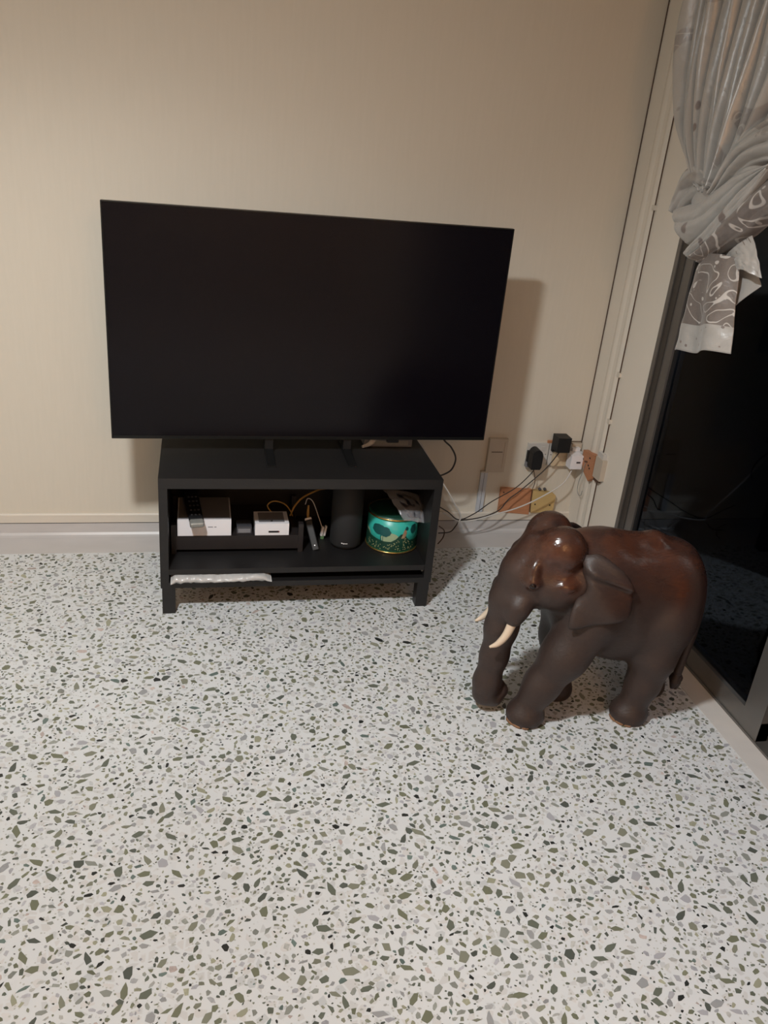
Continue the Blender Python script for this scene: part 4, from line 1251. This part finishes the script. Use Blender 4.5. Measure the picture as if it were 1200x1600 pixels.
    # bare chipped toes on the near feet
    for (cx, cs) in ((-0.622, 0.058), (-0.314, 0.076)):
        for k, an in enumerate((-0.85, -0.30, 0.22)):
            an2 = an + math.atan2(CAM.y - EY, CAM.x - cx) - 0.05
            px, py = cx + 0.0490 * math.cos(an2), EY - cs + 0.0460 * math.sin(an2)
            bm = bmesh.new()
            bmesh.ops.create_icosphere(bm, subdivisions=3, radius=1.0, matrix=Matrix.Translation((px, py, 0.005)) @ Matrix.Rotation(an2, 4, 'Z') @ Matrix.Diagonal((0.0052, 0.0165 - 0.003 * k, (0.0085, 0.0065, 0.0055)[k], 1)))
            for v_ in bm.verts: v_.co += 0.0016 * Vector(mnoise.noise_vector(v_.co * 160)); v_.co.z = max(0.0003, v_.co.z)
            build('toenail', bm, M['rawwood'], root, smooth=True)


elephant()


# ================================================================== knotted curtain
def curtain():
    root = empty('curtain', (-0.12, -0.74, 2.2))
    tag(root, 'grey satin leaf-print curtain tied in a big knot beside the sliding door', 'curtain')
    # ---- hanging pleats running down into the knot
    nu, nv = 420, 80
    vv, ff = [], []
    ztop, zk = 2.20, 1.385
    rp = random.Random(3)
    cuts = [0.0, 0.085]
    while cuts[-1] < 1.0: cuts.append(cuts[-1] + rp.choice((0.04, 0.052, 0.065, 0.075)))
    amps = [0.034] + [rp.uniform(0.022, 0.055) for _ in cuts]
    for j in range(nv + 1):
        v = j / nv
        z0 = ztop + (zk - ztop) * v
        g = min(1.0, max(0.0, (1.98 - z0) / (1.98 - zk))) ** 3.2
        for i in range(nu + 1):
            u = i / nu
            ytop = -0.372 - 0.62 * u
            ymid = -0.330 - 0.66 * u
            t = (ztop - z0) / (ztop - zk)
            y0 = ytop + (ymid - ytop) * t
            yk = -0.672 - 0.14 * u
            y_ = y0 + (yk - y0) * g
            k = max(q_ for q_ in range(len(cuts) - 1) if cuts[q_] <= u + 1e-9)
            f = (u - cuts[k]) / (cuts[k + 1] - cuts[k])
            f += 0.10 * math.sin(5.0 * v + 1.7 * k) * f * (1 - f) * 2
            ridge = math.sin(math.pi * min(1, max(0, f))) ** 0.62
            amp = amps[k] * (1 - 0.35 * g) * (1 + 0.25 * math.sin(4.0 * v + k * 2.3))
            x_ = -0.085 - amp * ridge - 0.004 * mnoise.noise(Vector((u * 30, v * 6, 0)))
            if u < 0.085:                                  # loose leading edge opening forward
                e = 1 - u / 0.085
                x_ -= 0.030 * e * math.sin(math.pi * min(1, v * 1.05))
                y_ += 0.012 * e * math.sin(math.pi * v) + 0.008 * mnoise.noise(Vector((v * 7, 0, 3)))
            x_ -= 0.055 * g
            vv.append((x_, y_, z0 + 0.05 * g * (abs(u - 0.4) * 1.2)))
    for j in range(nv):
        for i in range(nu):
            a = j * (nu + 1) + i
            ff.append((a, a + 1, a + nu + 2, a + nu + 1))
    o = mesh_obj('pleated_drape', vv, ff, M['curtain_drape'], root)
    sm = o.modifiers.new('thickness', 'SOLIDIFY'); sm.thickness = 0.0016

    # ---- the knot: a gathered core under broad wraps of cloth
    def kp(u, v, x): return tuple(at(u, v, x=x))
    S = SDF((-0.30, -1.20, 1.10), (-0.02, -0.40, 1.66), 0.006)
    S.ell(kp(1132, 318, -0.115), (0.06, 0.13, 0.075), 0.02)
    S.ell(kp(1092, 292, -0.115), (0.045, 0.06, 0.05), 0.02)
    S.chain([kp(1200, 250, -0.11), kp(1150, 320, -0.13), kp(1110, 385, -0.13)], [0.05, 0.045, 0.02], 0.02)
    V, Q = S.mesh()
    np_mesh('knot_core', V, Q, M['curtain_drape'], root, 2)

    def band(name, A, B, x0, bulge, folds, amp, mt, seed, tuck=0.028, xend=None, pw=0.75):
        """a wrap of cloth between two outlines, bulging towards the room with folds along its run"""
        nt, ns = 56, 44
        def sp(L):
            q_ = spline([Vector((p[0], p[1], 0)) for p in L], 12)
            out = []
            for i in range(nt + 1):
                t = i / nt * (len(q_) - 1); k = min(int(t), len(q_) - 2)
                out.append(q_[k].lerp(q_[k + 1], t - k))
            return out
        a_, b_ = sp(A), sp(B)
        vv, ff, uv = [], [], []
        for i in range(nt + 1):
            t = i / nt
            xx = x0 + ((xend - x0) * t if xend is not None else 0)
            for j in range(ns + 1):
                s_ = j / ns
                c = a_[i].lerp(b_[i], s_)
                p = at(c.x, c.y, x=xx)
                arch = math.sin(math.pi * s_) ** pw if 0 < s_ < 1 else 0
                fo = abs(math.sin(math.pi * folds * s_ + 0.5 * math.sin(4 * t + seed) + seed)) ** 0.7 * amp * arch
                wr = 0.0045 * mnoise.noise(Vector((t * 5, s_ * 4, seed))) + 0.0030 * mnoise.noise(Vector((t * 11, s_ * 9, seed + 4)))
                d = bulge * arch + fo + wr * arch - tuck * (1 - min(1, min(s_, 1 - s_) * 9))
                vv.append((p.x - d * 0.86, p.y - d * 0.35, p.z))
                uv.append((t * 0.9 + seed * 0.37, 0.4 + s_ * 0.45))
        for i in range(nt):
            for j in range(ns):
                k = i * (ns + 1) + j
                ff.append((k, k + 1, k + ns + 2, k + ns + 1))
        o = mesh_obj(name, vv, ff, mt, root)
        ul = o.data.uv_layers.new(name='UVMap')
        for lp in o.data.loops: ul.data[lp.index].uv = uv[lp.vertex_index]
        m_ = o.modifiers.new('thickness', 'SOLIDIFY'); m_.thickness = 0.0016; m_.offset = 0
        return o
    G = M['curtain_drape']
    band('side_lobe', [(1128, 290), (1112, 272), (1094, 254), (1076, 262), (1062, 298), (1058, 322)], [(1130, 298), (1112, 304), (1096, 312), (1082, 322), (1070, 332), (1062, 338)], -0.135, 0.034, 2.4, 0.016, G, 1.3)
    band('upper_wrap', [(1240, 158), (1190, 188), (1160, 214), (1138, 246), (1124, 284), (1118, 300)], [(1240, 262), (1205, 258), (1178, 264), (1156, 278), (1136, 296), (1124, 308)], -0.150, 0.022, 3.3, 0.028, G, 0.4)
    band('lower_wrap', [(1240, 250), (1192, 280), (1160, 312), (1128, 348), (1100, 384), (1092, 392)], [(1240, 330), (1200, 346), (1172, 368), (1142, 386), (1116, 402), (1100, 412)], -0.150, 0.046, 1.7, 0.018, M['curtain_tail'], 2.2)
    band('broad_wrap', [(1214, 256), (1160, 268), (1126, 290), (1098, 310), (1070, 318), (1057, 322)], [(1216, 262), (1170, 306), (1134, 344), (1110, 368), (1090, 382), (1078, 386)], -0.172, 0.032, 2.2, 0.016, G, 3.1, xend=-0.150)
    band('rolled_fold', [(1206, 262), (1164, 294), (1130, 332), (1102, 362), (1082, 382), (1076, 390)], [(1208, 266), (1174, 312), (1140, 350), (1112, 380), (1092, 396), (1082, 404)], -0.196, 0.026, 0.9, 0.006, G, 0.9, tuck=0.020, xend=-0.160, pw=0.5)

    # ---- the hanging tails: folded sheets
    def sheet(name, top, bot, x0, folds, amp, seed, vmax=1.0, curl=0.0, mt=M['curtain_tail'], bulge=0.012, uoff=0.0):
        """top/bot: lists of pixel pairs (left..right) giving the sheet's upper and lower edge"""
        nu, nv = 64, 48
        vv, ff, uv = [], [], []
        def edge(lst, s):
            q_ = s * (len(lst) - 1); k = min(int(q_), len(lst) - 2); f = q_ - k
            return (lst[k][0] + (lst[k + 1][0] - lst[k][0]) * f, lst[k][1] + (lst[k + 1][1] - lst[k][1]) * f)
        for j in range(nv + 1):
            v = j / nv
            for i in range(nu + 1):
                u = i / nu
                a, b = edge(top, u), edge(bot, u)
                ez = v
                pu = a[0] + (b[0] - a[0]) * (ez ** 0.75); pv = a[1] + (b[1] - a[1]) * ez
                p = at(pu, pv, x=x0)
                am = amp * (0.35 + 0.9 * v)
                dx = -am * math.sin(2 * math.pi * folds * u + seed) - bulge * math.sin(math.pi * u) * 2 - 0.003 * mnoise.noise(Vector((u * 6, v * 7, seed)))
                dz = 0.004 * math.sin(2 * math.pi * folds * u + seed) * v
                vv.append((p.x + dx - curl * v * v, p.y, p.z + dz))
                uv.append((u * 0.85 + uoff, (1 - v) * vmax))
        for j in range(nv):
            for i in range(nu):
                a = j * (nu + 1) + i
                ff.append((a, a + nu + 1, a + nu + 2, a + 1))
        o = mesh_obj(name, vv, ff, mt, root)
        ul = o.data.uv_layers.new(name='UVMap')
        for lp in o.data.loops: ul.data[lp.index].uv = uv[lp.vertex_index]
        sm_ = o.modifiers.new('thickness', 'SOLIDIFY'); sm_.thickness = 0.0018; sm_.offset = 0
        return o
    sheet('tail_fold', [(1102, 400), (1112, 396), (1140, 398), (1158, 404)], [(1058, 548), (1085, 550), (1110, 550), (1137, 551)], -0.150, 1.6, 0.011, 0.4)
    sheet('tail_back', [(1110, 400), (1130, 392), (1150, 384), (1166, 376)], [(1062, 548), (1100, 540), (1140, 505), (1189, 447)], -0.108, 1.2, 0.008, 2.0, vmax=0.27, uoff=0.3)
    sheet('tail_corner', [(1136, 398), (1150, 388), (1162, 378), (1174, 368)], [(1156, 424), (1168, 424), (1178, 428), (1187, 432)], -0.150, 0.6, 0.006, 1.0, vmax=0.2, uoff=0.6, bulge=0.004)


curtain()
